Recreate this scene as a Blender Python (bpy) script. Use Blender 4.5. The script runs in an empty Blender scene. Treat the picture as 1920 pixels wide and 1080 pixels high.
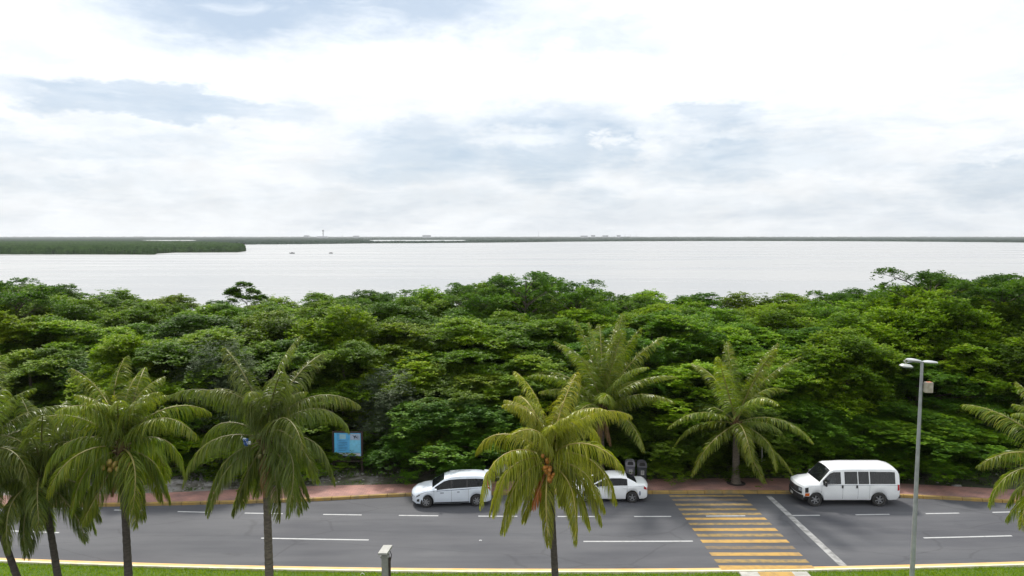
import bpy, math, random
import numpy as np
from mathutils import Vector, Matrix, noise as mnoise

R = math.radians
S = bpy.context.scene
COL = S.collection

# ------------------------------------------------------------------ camera
H = 14.6
F = 1400.0                      # focal length in photograph pixels (1920 wide)
PITCH = math.atan(96 / F)
cd = bpy.data.cameras.new('camera')
cam = bpy.data.objects.new('camera', cd)
COL.objects.link(cam)
cam.location = (0, 0, H)
cam.rotation_euler = (R(90) - PITCH, 0, 0)
cd.sensor_width = 36
cd.lens = F / 1920 * 36
cd.clip_start = 0.3
cd.clip_end = 60000
S.camera = cam

# ------------------------------------------------------------------ sky, sun, exposure
SUN_EL, SUN_AZ = R(50), R(-24)          # azimuth measured from +Y towards +X
w = bpy.data.worlds.new('World')
S.world = w
w.use_nodes = True
N = w.node_tree.nodes
L = w.node_tree.links
N.clear()
out = N.new('ShaderNodeOutputWorld')
bg = N.new('ShaderNodeBackground')
bg.inputs['Strength'].default_value = 0.1
L.new(bg.outputs[0], out.inputs[0])
sky = N.new('ShaderNodeTexSky')
sky.sky_type = 'NISHITA'
sky.sun_disc = False
sky.sun_elevation = SUN_EL
sky.sun_rotation = SUN_AZ
sky.dust_density = 2.0


def wm(op, a, b=None, c=None, clamp=False):
    n = N.new('ShaderNodeMath')
    n.operation = op
    n.use_clamp = clamp
    for i, v in enumerate((a, b, c)):
        if v is None:
            continue
        if isinstance(v, (int, float)):
            n.inputs[i].default_value = v
        else:
            L.new(v, n.inputs[i])
    return n.outputs[0]


tc = N.new('ShaderNodeTexCoord')
sep = N.new('ShaderNodeSeparateXYZ')
L.new(tc.outputs['Generated'], sep.inputs[0])
az = wm('ARCTAN2', sep.outputs[0], sep.outputs[1])
el = wm('ARCSINE', sep.outputs[2])
# clouds live on a flat layer high above: project the direction on it
zz = wm('ADD', wm('MAXIMUM', sep.outputs[2], 0.0), 0.10)
px_ = wm('DIVIDE', sep.outputs[0], zz)
py_ = wm('DIVIDE', sep.outputs[1], zz)
comb = N.new('ShaderNodeCombineXYZ')
L.new(px_, comb.inputs[0])
L.new(py_, comb.inputs[1])


def wnoise(vec, scale, detail, rough=0.55, off=(0, 0, 0), sc=(1, 1, 1), dist=0.0):
    mp = N.new('ShaderNodeMapping')
    mp.inputs['Location'].default_value = off
    mp.inputs['Scale'].default_value = sc
    L.new(vec, mp.inputs[0])
    n = N.new('ShaderNodeTexNoise')
    n.inputs['Scale'].default_value = scale
    n.inputs['Detail'].default_value = detail
    n.inputs['Roughness'].default_value = rough
    n.inputs['Distortion'].default_value = dist
    L.new(mp.outputs[0], n.inputs['Vector'])
    return n.outputs[0]


# azimuth / elevation plane for the soft low clouds
ae = N.new('ShaderNodeCombineXYZ')
L.new(az, ae.inputs[0])
L.new(el, ae.inputs[1])
warp1 = wm('SUBTRACT', wnoise(ae.outputs[0], 5.0, 7, 0.6, sc=(1, 2.6, 1)), 0.5)
warp2 = wm('SUBTRACT', wnoise(ae.outputs[0], 7.0, 8, 0.62, off=(3, 7, 0), sc=(1, 2.2, 1)), 0.5)
azw = wm('ADD', az, wm('MULTIPLY', warp1, 0.30))
elw = wm('ADD', el, wm('MULTIPLY', warp2, 0.12))


def pix_dir(px, py):
    return math.atan((px - 960) / F), math.atan((444 - py) / F)


azf = wm('ADD', az, wm('MULTIPLY', wm('SUBTRACT', wnoise(ae.outputs[0], 22.0, 9, 0.68, off=(2, 5, 0), sc=(1, 2.4, 1)), 0.5), 0.13))
elf = wm('ADD', el, wm('MULTIPLY', wm('SUBTRACT', wnoise(ae.outputs[0], 26.0, 9, 0.68, off=(9, 1, 0), sc=(1, 1.8, 1)), 0.5), 0.055))


def patch(px, py, rx, ry, amp, soft=1.0, fine=False):
    a0, e0 = pix_dir(px, py)
    dx = wm('DIVIDE', wm('SUBTRACT', azf if fine else azw, a0), rx / F)
    dy = wm('DIVIDE', wm('SUBTRACT', elf if fine else elw, e0), ry / F)
    d = wm('SQRT', wm('ADD', wm('MULTIPLY', dx, dx), wm('MULTIPLY', dy, dy)))
    m = N.new('ShaderNodeMapRange')
    m.interpolation_type = 'SMOOTHSTEP'
    m.inputs[1].default_value = 1.0 + 0.35 * soft
    m.inputs[2].default_value = 1.0 - 0.75 * soft
    L.new(d, m.inputs[0])
    return wm('MULTIPLY', m.outputs[0], amp)


patches = [
    (460, 8, 300, 125, 1.0, .75), (760, 0, 300, 90, .9, .9), (1080, 85, 190, 30, .45, 1), (250, -10, 190, 60, .6, 1), (960, 40, 160, 50, .4, 1),
    (1120, 80, 230, 38, .38, 1), (60, 150, 60, 34, .30, 1), (300, 225, 240, 26, .70, .6),
    (540, 228, 110, 26, .45, 1), (800, 285, 210, 75, .66, .75), (1020, 270, 200, 80, .74, .8),
    (1330, 285, 150, 70, .60, .8), (1330, 225, 90, 22, .5, .6), (1890, 345, 130, 55, .5, 1),
    (1480, 300, 210, 34, .35, 1), (100, 300, 230, 24, .34, 1), (60, 350, 240, 40, .40, 1),
    (300, 265, 150, 22, .25, 1), (1780, 100, 260, 90, .22, 1), (1620, 400, 300, 40, .22, 1),
    (760, 390, 300, 40, .30, 1), (1150, 400, 200, 46, .32, 1),
]
acc = None
for p in patches:
    v = patch(*p)
    acc = v if acc is None else wm('MAXIMUM', acc, v)
tufts = None
for p in [(1142, 266, 34, 12, 1, .9), (1215, 262, 34, 46, 1, .9), (1262, 248, 70, 20, 1, 1), (960, 258, 110, 20, .8, 1),
          (1330, 262, 90, 14, .7, 1), (100, 335, 130, 18, .9, .9), (1840, 318, 90, 12, .9, .9)]:
    v = patch(*p, fine=True)
    tufts = v if tufts is None else wm('MAXIMUM', tufts, v)
acc = wm('MULTIPLY', acc, wm('SUBTRACT', 1.0, wm('MULTIPLY', tufts, .8), clamp=True))
# broken white wisps over the blue, thin grey streaks over the white
wisp = N.new('ShaderNodeMapRange')
wisp.inputs[1].default_value = 0.50
wisp.inputs[2].default_value = 0.74
L.new(wnoise(ae.outputs[0], 11.0, 9, 0.6, off=(1.3, 2.2, 0), sc=(1, 3.6, 1), dist=.4), wisp.inputs[0])
streak = N.new('ShaderNodeMapRange')
streak.inputs[1].default_value = 0.52
streak.inputs[2].default_value = 0.80
L.new(wnoise(comb.outputs[0], 0.8, 8, 0.6, off=(5, 1, 0), sc=(1, .6, 1)), streak.inputs[0])
blue = wm('MULTIPLY', acc, wm('SUBTRACT', 1.0, wm('MULTIPLY', wisp.outputs[0], 0.4)), clamp=True)
blue = wm('ADD', blue, wm('MULTIPLY', streak.outputs[0], 0.28), clamp=True)
band = N.new('ShaderNodeMapRange')
band.interpolation_type = 'SMOOTHSTEP'
band.inputs[1].default_value = 0.21
band.inputs[2].default_value = 0.13
L.new(el, band.inputs[0])
lay = N.new('ShaderNodeMapRange')
lay.inputs[1].default_value = 0.47
lay.inputs[2].default_value = 0.66
L.new(wnoise(ae.outputs[0], 6.5, 10, 0.66, off=(4, 9, 0), sc=(1, 4.6, 1), dist=.3), lay.inputs[0])
blue = wm('ADD', blue, wm('MULTIPLY', wm('MULTIPLY', lay.outputs[0], band.outputs[0]), 0.32), clamp=True)
# white cloud, in units of Background strength 0.1
low = N.new('ShaderNodeMapRange')
low.interpolation_type = 'SMOOTHSTEP'
low.inputs[1].default_value = 0.0
low.inputs[2].default_value = 0.30
low.inputs[3].default_value = 10.3
low.inputs[4].default_value = 13.0
L.new(el, low.inputs[0])
puff = wnoise(ae.outputs[0], 14.0, 8, 0.6, off=(8, 3, 0), sc=(1, 1.9, 1), dist=.2)
pl = wm('MULTIPLY', wm('ADD', low.outputs[0], 0.0), wm('ADD', 0.94, wm('MULTIPLY', wm('SUBTRACT', puff, 0.5), 0.35)))
cw = N.new('ShaderNodeMix')
cw.data_type = 'RGBA'
cw.blend_type = 'MULTIPLY'
cw.inputs[0].default_value = 1.0
cw.inputs[6].default_value = (0.955, 0.985, 1.01, 1)
L.new(pl, cw.inputs[7])
gap = N.new('ShaderNodeMix')            # thin veil over the physical sky
gap.data_type = 'RGBA'
gap.inputs[0].default_value = 0.74
L.new(sky.outputs[0], gap.inputs[6])
gap.inputs[7].default_value = (5.4, 6.8, 8.5, 1)
mx = N.new('ShaderNodeMix')
mx.data_type = 'RGBA'
L.new(blue, mx.inputs[0])
L.new(cw.outputs[2], mx.inputs[6])
L.new(gap.outputs[2], mx.inputs[7])
L.new(mx.outputs[2], bg.inputs['Color'])

sl = bpy.data.lights.new('sun', 'SUN')
sl.energy = 4.2
sl.angle = R(7)
sl.color = (1.0, 0.95, 0.86)
so = bpy.data.objects.new('sun', sl)
COL.objects.link(so)
sd = Vector((math.sin(SUN_AZ) * math.cos(SUN_EL), math.cos(SUN_AZ) * math.cos(SUN_EL), math.sin(SUN_EL)))
so.rotation_euler = sd.to_track_quat('Z', 'Y').to_euler()
so.location = (0, 20, 60)

vs = S.view_settings
vs.view_transform = 'Standard'
vs.look = 'None'
vs.gamma = 1
vs.use_curve_mapping = False
vs.exposure = 0.0
S.cycles.max_bounces = 8
S.cycles.transparent_max_bounces = 12

# ------------------------------------------------------------------ helpers
CP, SP = math.cos(PITCH), math.sin(PITCH)


def ray(px, py):
    a, b = (px - 960) / F, (540 - py) / F
    return Vector((a, CP + b * SP, -SP + b * CP))


def G(px, py, z=0.0):                      # the point at height z seen there
    d = ray(px, py)
    t = (z - H) / d.z
    return Vector((d.x * t, d.y * t, z))


def V(px, py, Y):                          # the point at distance Y seen there
    d = ray(px, py)
    t = Y / d.y
    return Vector((d.x * t, Y, H + d.z * t))


class MB:
    def __init__(s):
        s.v, s.f, s.m = [], [], []

    def add(s, vs_, fs, mi=0):
        o = len(s.v)
        s.v.extend([tuple(p) for p in vs_])
        s.f.extend([tuple(o + i for i in f) for f in fs])
        s.m.extend([mi] * len(fs))
        return s

    def box(s, c, d, mi=0, rz=0.0, tilt=None, taper=1.0, ch=0.0):
        hx, hy, hz = d[0] / 2, d[1] / 2, d[2] / 2
        if ch > 0:
            pts = []
            for z, k in ((-hz, ch), (-hz + ch, 0), (hz - ch, 0), (hz, ch)):
                t = taper if z > 0 else 1
                for (sx, sy) in ((-1, -1), (1, -1), (1, 1), (-1, 1)):
                    a, b = (hx - k) * t, (hy - k) * t
                    if sx * sy > 0:
                        pts += [(sx * (a), sy * (b - ch), z), (sx * (a - ch), sy * b, z)]
                    else:
                        pts += [(sx * (a - ch), sy * b, z), (sx * a, sy * (b - ch), z)]
            n = 8
            fs = [tuple(reversed(range(8))), tuple(range(24, 32))]
            for r in range(3):
                for i in range(n):
                    j = (i + 1) % n
                    fs.append((r * n + i, r * n + j, (r + 1) * n + j, (r + 1) * n + i))
        else:
            t = taper
            pts = [(-hx, -hy, -hz), (hx, -hy, -hz), (hx, hy, -hz), (-hx, hy, -hz),
                   (-hx * t, -hy * t, hz), (hx * t, -hy * t, hz), (hx * t, hy * t, hz), (-hx * t, hy * t, hz)]
            fs = [(3, 2, 1, 0), (4, 5, 6, 7), (0, 1, 5, 4), (1, 2, 6, 5), (2, 3, 7, 6), (3, 0, 4, 7)]
        M = Matrix.Rotation(rz, 3, 'Z')
        if tilt is not None:
            M = M @ Matrix.Rotation(tilt[1], 3, 'Y') @ Matrix.Rotation(tilt[0], 3, 'X')
        c = Vector(c)
        return s.add([c + M @ Vector(p) for p in pts], fs, mi)

    def tube(s, pts, rads, n=8, mi=0, cap=True, squash=1.0):
        pts = [Vector(p) for p in pts]
        if isinstance(rads, (int, float)):
            rads = [rads] * len(pts)
        o = len(s.v)
        for i, p in enumerate(pts):
            a = pts[max(0, i - 1)]
            b = pts[min(len(pts) - 1, i + 1)]
            t = (b - a).normalized()
            ref = Vector((0, 0, 1)) if abs(t.z) < .9 else Vector((1, 0, 0))
            x = t.cross(ref).normalized()
            y = x.cross(t)
            for k in range(n):
                an = 2 * math.pi * k / n
                q = p + (x * math.cos(an) + y * math.sin(an) * squash) * rads[i]
                s.v.append(tuple(q))
        for i in range(len(pts) - 1):
            for k in range(n):
                j = (k + 1) % n
                s.f.append((o + i * n + k, o + (i + 1) * n + k, o + (i + 1) * n + j, o + i * n + j))
                s.m.append(mi)
        if cap:
            s.f.append(tuple(o + k for k in range(n)))
            s.f.append(tuple(o + (len(pts) - 1) * n + k for k in reversed(range(n))))
            s.m += [mi, mi]
        return s

    def lathe(s, prof, n=20, c=(0, 0, 0), axis='Z', mi=0, cap=True):
        o = len(s.v)
        for (r, h) in prof:
            for k in range(n):
                a = 2 * math.pi * k / n
                x, y = r * math.cos(a), r * math.sin(a)
                p = (x, y, h) if axis == 'Z' else (x, h, y)
                s.v.append((p[0] + c[0], p[1] + c[1], p[2] + c[2]))
        for i in range(len(prof) - 1):
            for k in range(n):
                j = (k + 1) % n
                f = (o + i * n + k, o + i * n + j, o + (i + 1) * n + j, o + (i + 1) * n + k)
                s.f.append(f if axis == 'Z' else f[::-1])
                s.m.append(mi)
        if not cap:
            return s
        s.f.append(tuple(o + k for k in reversed(range(n))))
        s.f.append(tuple(o + (len(prof) - 1) * n + k for k in range(n)))
        s.m += [mi, mi]
        return s

    def ball(s, c, r, n=10, m=7, sc=(1, 1, 1), mi=0):
        prof = [(max(1e-4, r * math.sin(math.pi * i / m)), -r * math.cos(math.pi * i / m)) for i in range(m + 1)]
        o = len(s.v)
        s.lathe(prof, n, (0, 0, 0), mi=mi)
        for i in range(o, len(s.v)):
            p = s.v[i]
            s.v[i] = (p[0] * sc[0] + c[0], p[1] * sc[1] + c[1], p[2] * sc[2] + c[2])
        return s

    def strip(s, top, bot, mi=0):
        o = len(s.v)
        for a, b in zip(top, bot):
            s.v += [tuple(a), tuple(b)]
        for i in range(len(top) - 1):
            s.f.append((o + 2 * i, o + 2 * i + 1, o + 2 * i + 3, o + 2 * i + 2))
            s.m.append(mi)
        return s

    def mesh(s, name, mats, smooth=None):
        me = bpy.data.meshes.new(name)
        me.from_pydata(s.v, [], s.f)
        for m in (mats if isinstance(mats, (list, tuple)) else [mats]):
            me.materials.append(m)
        me.polygons.foreach_set('material_index', s.m)
        if smooth is not None:
            me.polygons.foreach_set('use_smooth', [True] * len(me.polygons))
            me.set_sharp_from_angle(angle=R(smooth))
        me.update()
        return me

    def build(s, name, mats, parent=None, smooth=None):
        return link(name, s.mesh(name, mats, smooth), parent)


def link(name, me, parent=None):
    o = bpy.data.objects.new(name, me)
    COL.objects.link(o)
    if parent:
        o.parent = parent
    return o


def thing(name, label, cat, loc=(0, 0, 0), rz=0.0, group=None):
    o = bpy.data.objects.new(name, None)
    o.empty_display_size = .3
    COL.objects.link(o)
    o.location = loc
    o.rotation_euler = (0, 0, rz)
    return tag(o, label, cat, group)


def tag(o, label, cat=None, group=None, kind=None):
    if label:
        o['label'] = label
    if cat:
        o['category'] = cat
    if group:
        o['group'] = group
    if kind:
        o['kind'] = kind
    return o


def struct(o):
    o['kind'] = 'structure'
    return o


# ------------------------------------------------------------------ materials
def newmat(name):
    m = bpy.data.materials.new(name)
    m.use_nodes = True
    nt = m.node_tree
    b = nt.nodes['Principled BSDF']
    return m, nt, b


def pmat(name, col, col2=None, scale=4.0, rough=.6, metal=0.0, bump=0.0, bscale=None, spec=.5, coat=0.0,
         lo=.35, hi=.65, stretch=(1, 1, 1), detail=6, coord='Object', rough2=None):
    m, nt, b = newmat(name)
    n, l = nt.nodes, nt.links
    b.inputs['Base Color'].default_value = (*col, 1)
    b.inputs['Roughness'].default_value = rough
    b.inputs['Metallic'].default_value = metal
    b.inputs['Specular IOR Level'].default_value = spec
    b.inputs['Coat Weight'].default_value = coat
    b.inputs['Coat Roughness'].default_value = .06
    if col2 is None:
        col2 = tuple(c * .8 for c in col)
    t = n.new('ShaderNodeTexCoord')
    mp = n.new('ShaderNodeMapping')
    mp.inputs['Scale'].default_value = stretch
    l.new(t.outputs[coord], mp.inputs[0])
    nz = n.new('ShaderNodeTexNoise')
    nz.inputs['Scale'].default_value = scale
    nz.inputs['Detail'].default_value = detail
    l.new(mp.outputs[0], nz.inputs['Vector'])
    mr = n.new('ShaderNodeMapRange')
    mr.inputs[1].default_value = lo
    mr.inputs[2].default_value = hi
    l.new(nz.outputs[0], mr.inputs[0])
    mxn = n.new('ShaderNodeMix')
    mxn.data_type = 'RGBA'
    mxn.inputs[6].default_value = (*col, 1)
    mxn.inputs[7].default_value = (*col2, 1)
    l.new(mr.outputs[0], mxn.inputs[0])
    l.new(mxn.outputs[2], b.inputs['Base Color'])
    if rough2 is not None:
        rr = n.new('ShaderNodeMapRange')
        rr.inputs[3].default_value = rough
        rr.inputs[4].default_value = rough2
        l.new(mr.outputs[0], rr.inputs[0])
        l.new(rr.outputs[0], b.inputs['Roughness'])
    if bump:
        nb = n.new('ShaderNodeTexNoise')
        nb.inputs['Scale'].default_value = bscale or scale * 4
        nb.inputs['Detail'].default_value = 5
        l.new(mp.outputs[0], nb.inputs['Vector'])
        bp = n.new('ShaderNodeBump')
        bp.inputs['Strength'].default_value = bump
        bp.inputs['Distance'].default_value = .02
        l.new(nb.outputs[0], bp.inputs['Height'])
        l.new(bp.outputs[0], b.inputs['Normal'])
    return m


def leafmat(name, cols, rough=.42, trans=.35, tcol=None, spec=.5, objvar=.25):
    """leaf colour runs over cols by each leaf's own random number and the tree's"""
    m, nt, b = newmat(name)
    n, l = nt.nodes, nt.links
    at = n.new('ShaderNodeAttribute')
    at.attribute_name = 'rnd'
    oi = n.new('ShaderNodeObjectInfo')
    cr = n.new('ShaderNodeValToRGB')
    e = cr.color_ramp.elements
    while len(e) < len(cols):
        e.new(.5)
    for i, c in enumerate(cols):
        e[i].position = i / (len(cols) - 1)
        e[i].color = (*c, 1)
    l.new(at.outputs['Fac'], cr.inputs[0])
    hs = n.new('ShaderNodeHueSaturation')
    a = n.new('ShaderNodeMapRange')
    a.inputs[3].default_value = .5 - .014 * (objvar / .25)
    a.inputs[4].default_value = .5 + .012 * (objvar / .25)
    l.new(oi.outputs['Random'], a.inputs[0])
    l.new(a.outputs[0], hs.inputs['Hue'])
    v = n.new('ShaderNodeMath')
    v.operation = 'MULTIPLY_ADD'
    fr = n.new('ShaderNodeMath')
    fr.operation = 'FRACT'
    mu = n.new('ShaderNodeMath')
    mu.operation = 'MULTIPLY'
    mu.inputs[1].default_value = 7.31
    l.new(oi.outputs['Random'], mu.inputs[0])
    l.new(mu.outputs[0], fr.inputs[0])
    l.new(fr.outputs[0], v.inputs[0])
    v.inputs[1].default_value = objvar * 2
    v.inputs[2].default_value = 1 - objvar
    l.new(v.outputs[0], hs.inputs['Value'])
    l.new(cr.outputs[0], hs.inputs['Color'])
    l.new(hs.outputs[0], b.inputs['Base Color'])
    b.inputs['Roughness'].default_value = rough
    b.inputs['Specular IOR Level'].default_value = spec
    tr = n.new('ShaderNodeBsdfTranslucent')
    g = n.new('ShaderNodeMix')
    g.data_type = 'RGBA'
    g.blend_type = 'MULTIPLY'
    g.inputs[0].default_value = 1
    tcol = tcol or (1.5, 1.7, .6)
    g.inputs[7].default_value = (*tcol, 1)
    g.clamp_result = False
    l.new(hs.outputs[0], g.inputs[6])
    l.new(g.outputs[2], tr.inputs[0])
    ms = n.new('ShaderNodeMixShader')
    ms.inputs[0].default_value = trans
    l.new(b.outputs[0], ms.inputs[1])
    l.new(tr.outputs[0], ms.inputs[2])
    l.new(ms.outputs[0], n['Material Output'].inputs[0])
    return m


def set_rnd(me, vals):
    a = me.attributes.new('rnd', 'FLOAT', 'FACE')
    a.data.foreach_set('value', np.asarray(vals, dtype=np.float32))


# asphalt: grey with long wheel streaks, patches, fine grain
def asphalt_mat(name='asphalt', tone=1.0):
    m, nt, b = newmat(name)
    n, l = nt.nodes, nt.links
    t = n.new('ShaderNodeTexCoord')

    def nz(scale, stretch, detail=6, rough=.55, off=(0, 0, 0)):
        mp = n.new('ShaderNodeMapping')
        mp.inputs['Scale'].default_value = stretch
        mp.inputs['Location'].default_value = off
        l.new(t.outputs['Object'], mp.inputs[0])
        x = n.new('ShaderNodeTexNoise')
        x.inputs['Scale'].default_value = scale
        x.inputs['Detail'].default_value = detail
        x.inputs['Roughness'].default_value = rough
        l.new(mp.outputs[0], x.inputs['Vector'])
        return x.outputs[0]
    base = n.new('ShaderNodeValToRGB')
    e = base.color_ramp.elements
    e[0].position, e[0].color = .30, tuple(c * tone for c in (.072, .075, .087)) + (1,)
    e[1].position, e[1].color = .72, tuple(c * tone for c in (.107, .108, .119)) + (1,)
    l.new(nz(.9, (.12, 1.1, 1), 7), base.inputs[0])
    pt = n.new('ShaderNodeValToRGB')
    e = pt.color_ramp.elements
    e[0].position, e[0].color = .35, (.80, .80, .82, 1)
    e[1].position, e[1].color = .66, (1.12, 1.12, 1.10, 1)
    l.new(nz(.25, (.6, 1.2, 1), 4, off=(3, 3, 0)), pt.inputs[0])
    gr = n.new('ShaderNodeValToRGB')
    e = gr.color_ramp.elements
    e[0].position, e[0].color = .25, (.78, .78, .78, 1)
    e[1].position, e[1].color = .75, (1.2, 1.2, 1.2, 1)
    l.new(nz(30, (1, 1, 1), 3, .7), gr.inputs[0])
    mu = None
    for other in (pt, gr):
        k = n.new('ShaderNodeMix')
        k.data_type = 'RGBA'
        k.blend_type = 'MULTIPLY'
        k.inputs[0].default_value = 1
        l.new((mu or base).outputs[2 if mu else 0], k.inputs[6])
        l.new(other.outputs[0], k.inputs[7])
        mu = k
    st = n.new('ShaderNodeValToRGB')
    e = st.color_ramp.elements
    e[0].position, e[0].color = .60, (1, 1, 1, 1)
    e[1].position, e[1].color = .74, (.70, .70, .71, 1)
    l.new(nz(.55, (.5, 1.6, 1), 9, .7, off=(11, 4, 0)), st.inputs[0])
    k = n.new('ShaderNodeMix')
    k.data_type = 'RGBA'
    k.blend_type = 'MULTIPLY'
    k.inputs[0].default_value = 1
    l.new(mu.outputs[2], k.inputs[6])
    l.new(st.outputs[0], k.inputs[7])
    mu = k
    # hairline cracks and a paving joint
    vo = n.new('ShaderNodeTexVoronoi')
    vo.feature = 'DISTANCE_TO_EDGE'
    vo.inputs['Scale'].default_value = .33
    mp = n.new('ShaderNodeMapping')
    mp.inputs['Scale'].default_value = (.5, 1.5, 1)
    wv = n.new('ShaderNodeTexNoise')
    wv.inputs['Scale'].default_value = 1.2
    wv.inputs['Detail'].default_value = 6
    l.new(t.outputs['Object'], wv.inputs['Vector'])
    ad = n.new('ShaderNodeMix')
    ad.data_type = 'VECTOR'
    ad.inputs[0].default_value = .25
    l.new(t.outputs['Object'], ad.inputs[4])
    l.new(wv.outputs['Color'], ad.inputs[5])
    l.new(ad.outputs[1], mp.inputs[0])
    l.new(mp.outputs[0], vo.inputs['Vector'])
    ck = n.new('ShaderNodeMapRange')
    ck.inputs[1].default_value = .002
    ck.inputs[2].default_value = .012
    ck.inputs[3].default_value = .72
    ck.inputs[4].default_value = 1
    l.new(vo.outputs['Distance'], ck.inputs[0])
    k = n.new('ShaderNodeMix')
    k.data_type = 'RGBA'
    k.blend_type = 'MULTIPLY'
    k.inputs[0].default_value = .6
    l.new(mu.outputs[2], k.inputs[6])
    l.new(ck.outputs[0], k.inputs[7])
    l.new(k.outputs[2], b.inputs['Base Color'])
    b.inputs['Roughness'].default_value = .82
    b.inputs['Specular IOR Level'].default_value = .35
    bp = n.new('ShaderNodeBump')
    bp.inputs['Strength'].default_value = .25
    bp.inputs['Distance'].default_value = .01
    l.new(nz(60, (1, 1, 1), 3), bp.inputs['Height'])
    l.new(bp.outputs[0], b.inputs['Normal'])
    return m


M_asphalt = asphalt_mat()
M_asphalt_old_shaded = asphalt_mat('kerb_lane_shaded_asphalt', .90)  # older paving past the seam; soft tree shade also put into its tone
AS = (.10, .10, .105)
M_white_paint = pmat('white_road_paint', (.44, .45, .46), (.27, .27, .27), scale=5, rough=.7, lo=.5, hi=.8)
M_worn_white = pmat('worn_white_paint', (.36, .36, .36), (.17, .17, .17), scale=3, rough=.75, lo=.38, hi=.66)
M_yellow = pmat('yellow_crossing_paint', (.44, .265, .065), (.28, .18, .07), scale=3, rough=.7, lo=.45, hi=.75)
M_yellow_mid = pmat('worn_yellow_paint', (.29, .195, .065), (.16, .125, .075), scale=4, rough=.75, lo=.40, hi=.66)
M_yellow_old = pmat('faded_yellow_paint', (.20, .14, .07), (.12, .10, .085), scale=4, rough=.8, lo=.35, hi=.65)
M_edge_yellow = pmat('orange_edge_paint', (.70, .40, .12), (.62, .44, .22), scale=1.5, rough=.7)
M_edge_white = pmat('cream_kerb_paint', (.78, .74, .60), (.60, .55, .40), scale=2, rough=.75)
M_kerb = pmat('yellow_kerb_paint', (.34, .215, .055), (.20, .15, .07), scale=2.2, rough=.8, bump=.3, lo=.35, hi=.7)
M_conc = pmat('pale_concrete', (.46, .45, .42), (.33, .32, .29), scale=3, rough=.85, bump=.3)
M_soil = pmat('soil', (.10, .085, .06), (.055, .06, .035), scale=.9, rough=.95, bump=.6, bscale=8, lo=.4, hi=.6)
M_lime = pmat('limestone', (.34, .33, .32), (.16, .15, .14), scale=3, rough=.9, bump=.5, lo=.35, hi=.7)


def pave_mat():
    m, nt, b = newmat('red_pavers')
    n, l = nt.nodes, nt.links
    t = n.new('ShaderNodeTexCoord')
    br = n.new('ShaderNodeTexBrick')
    br.inputs['Scale'].default_value = 1
    br.inputs['Brick Width'].default_value = .30
    br.inputs['Row Height'].default_value = .15
    br.inputs['Mortar Size'].default_value = .006
    br.inputs['Color1'].default_value = (.36, .205, .18, 1)
    br.inputs['Color2'].default_value = (.30, .175, .157, 1)
    br.inputs['Mortar'].default_value = (.15, .11, .095, 1)
    l.new(t.outputs['Object'], br.inputs['Vector'])
    nz = n.new('ShaderNodeTexNoise')
    nz.inputs['Scale'].default_value = .8
    nz.inputs['Detail'].default_value = 7
    l.new(t.outputs['Object'], nz.inputs['Vector'])
    cr = n.new('ShaderNodeValToRGB')
    e = cr.color_ramp.elements
    e[0].position, e[0].color = .33, (.66, .70, .72, 1)
    e[1].position, e[1].color = .66, (1.25, 1.12, 1.05, 1)
    l.new(nz.outputs[0], cr.inputs[0])
    k = n.new('ShaderNodeMix')
    k.data_type = 'RGBA'
    k.blend_type = 'MULTIPLY'
    k.inputs[0].default_value = 1
    l.new(br.outputs['Color'], k.inputs[6])
    l.new(cr.outputs[0], k.inputs[7])
    l.new(k.outputs[2], b.inputs['Base Color'])
    b.inputs['Roughness'].default_value = .9
    bp = n.new('ShaderNodeBump')
    bp.inputs['Strength'].default_value = .4
    bp.inputs['Distance'].default_value = .01
    l.new(br.outputs['Fac'], bp.inputs['Height'])
    bp.invert = True
    l.new(bp.outputs[0], b.inputs['Normal'])
    return m


M_pave = pave_mat()
M_ground = pmat('ground_cover', (.075, .07, .045), (.04, .055, .02), scale=.35, rough=.95, bump=.5, bscale=3)


def verge_mat():
    m, nt, b = newmat('verge_dirt')
    n, l = nt.nodes, nt.links
    t = n.new('ShaderNodeTexCoord')
    nz = n.new('ShaderNodeTexNoise')
    nz.inputs['Scale'].default_value = .55
    nz.inputs['Detail'].default_value = 8
    nz.inputs['Roughness'].default_value = .65
    l.new(t.outputs['Object'], nz.inputs['Vector'])
    cr = n.new('ShaderNodeValToRGB')
    e = cr.color_ramp.elements
    e.new(.5)
    e.new(.6)
    e[0].position, e[0].color = .36, (.045, .055, .025, 1)
    e[1].position, e[1].color = .47, (.09, .085, .06, 1)
    e[2].position, e[2].color = .56, (.20, .185, .165, 1)
    e[3].position, e[3].color = .68, (.30, .29, .285, 1)
    sx_ = n.new('ShaderNodeSeparateXYZ')
    l.new(t.outputs['Object'], sx_.inputs[0])
    mrx = n.new('ShaderNodeMapRange')
    mrx.inputs[1].default_value = -14
    mrx.inputs[2].default_value = -4
    mrx.inputs[3].default_value = .07
    mrx.inputs[4].default_value = -.13
    l.new(sx_.outputs[0], mrx.inputs[0])
    ad_ = n.new('ShaderNodeMath')
    ad_.operation = 'ADD'
    l.new(nz.outputs[0], ad_.inputs[0])
    l.new(mrx.outputs[0], ad_.inputs[1])
    l.new(ad_.outputs[0], cr.inputs[0])
    l.new(cr.outputs[0], b.inputs['Base Color'])
    b.inputs['Roughness'].default_value = .95
    n2 = n.new('ShaderNodeTexNoise')
    n2.inputs['Scale'].default_value = 6
    n2.inputs['Detail'].default_value = 3
    l.new(t.outputs['Object'], n2.inputs['Vector'])
    bp = n.new('ShaderNodeBump')
    bp.inputs['Strength'].default_value = .8
    bp.inputs['Distance'].default_value = .06
    l.new(n2.outputs[0], bp.inputs['Height'])
    l.new(bp.outputs[0], b.inputs['Normal'])
    return m


M_verge = verge_mat()


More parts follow.
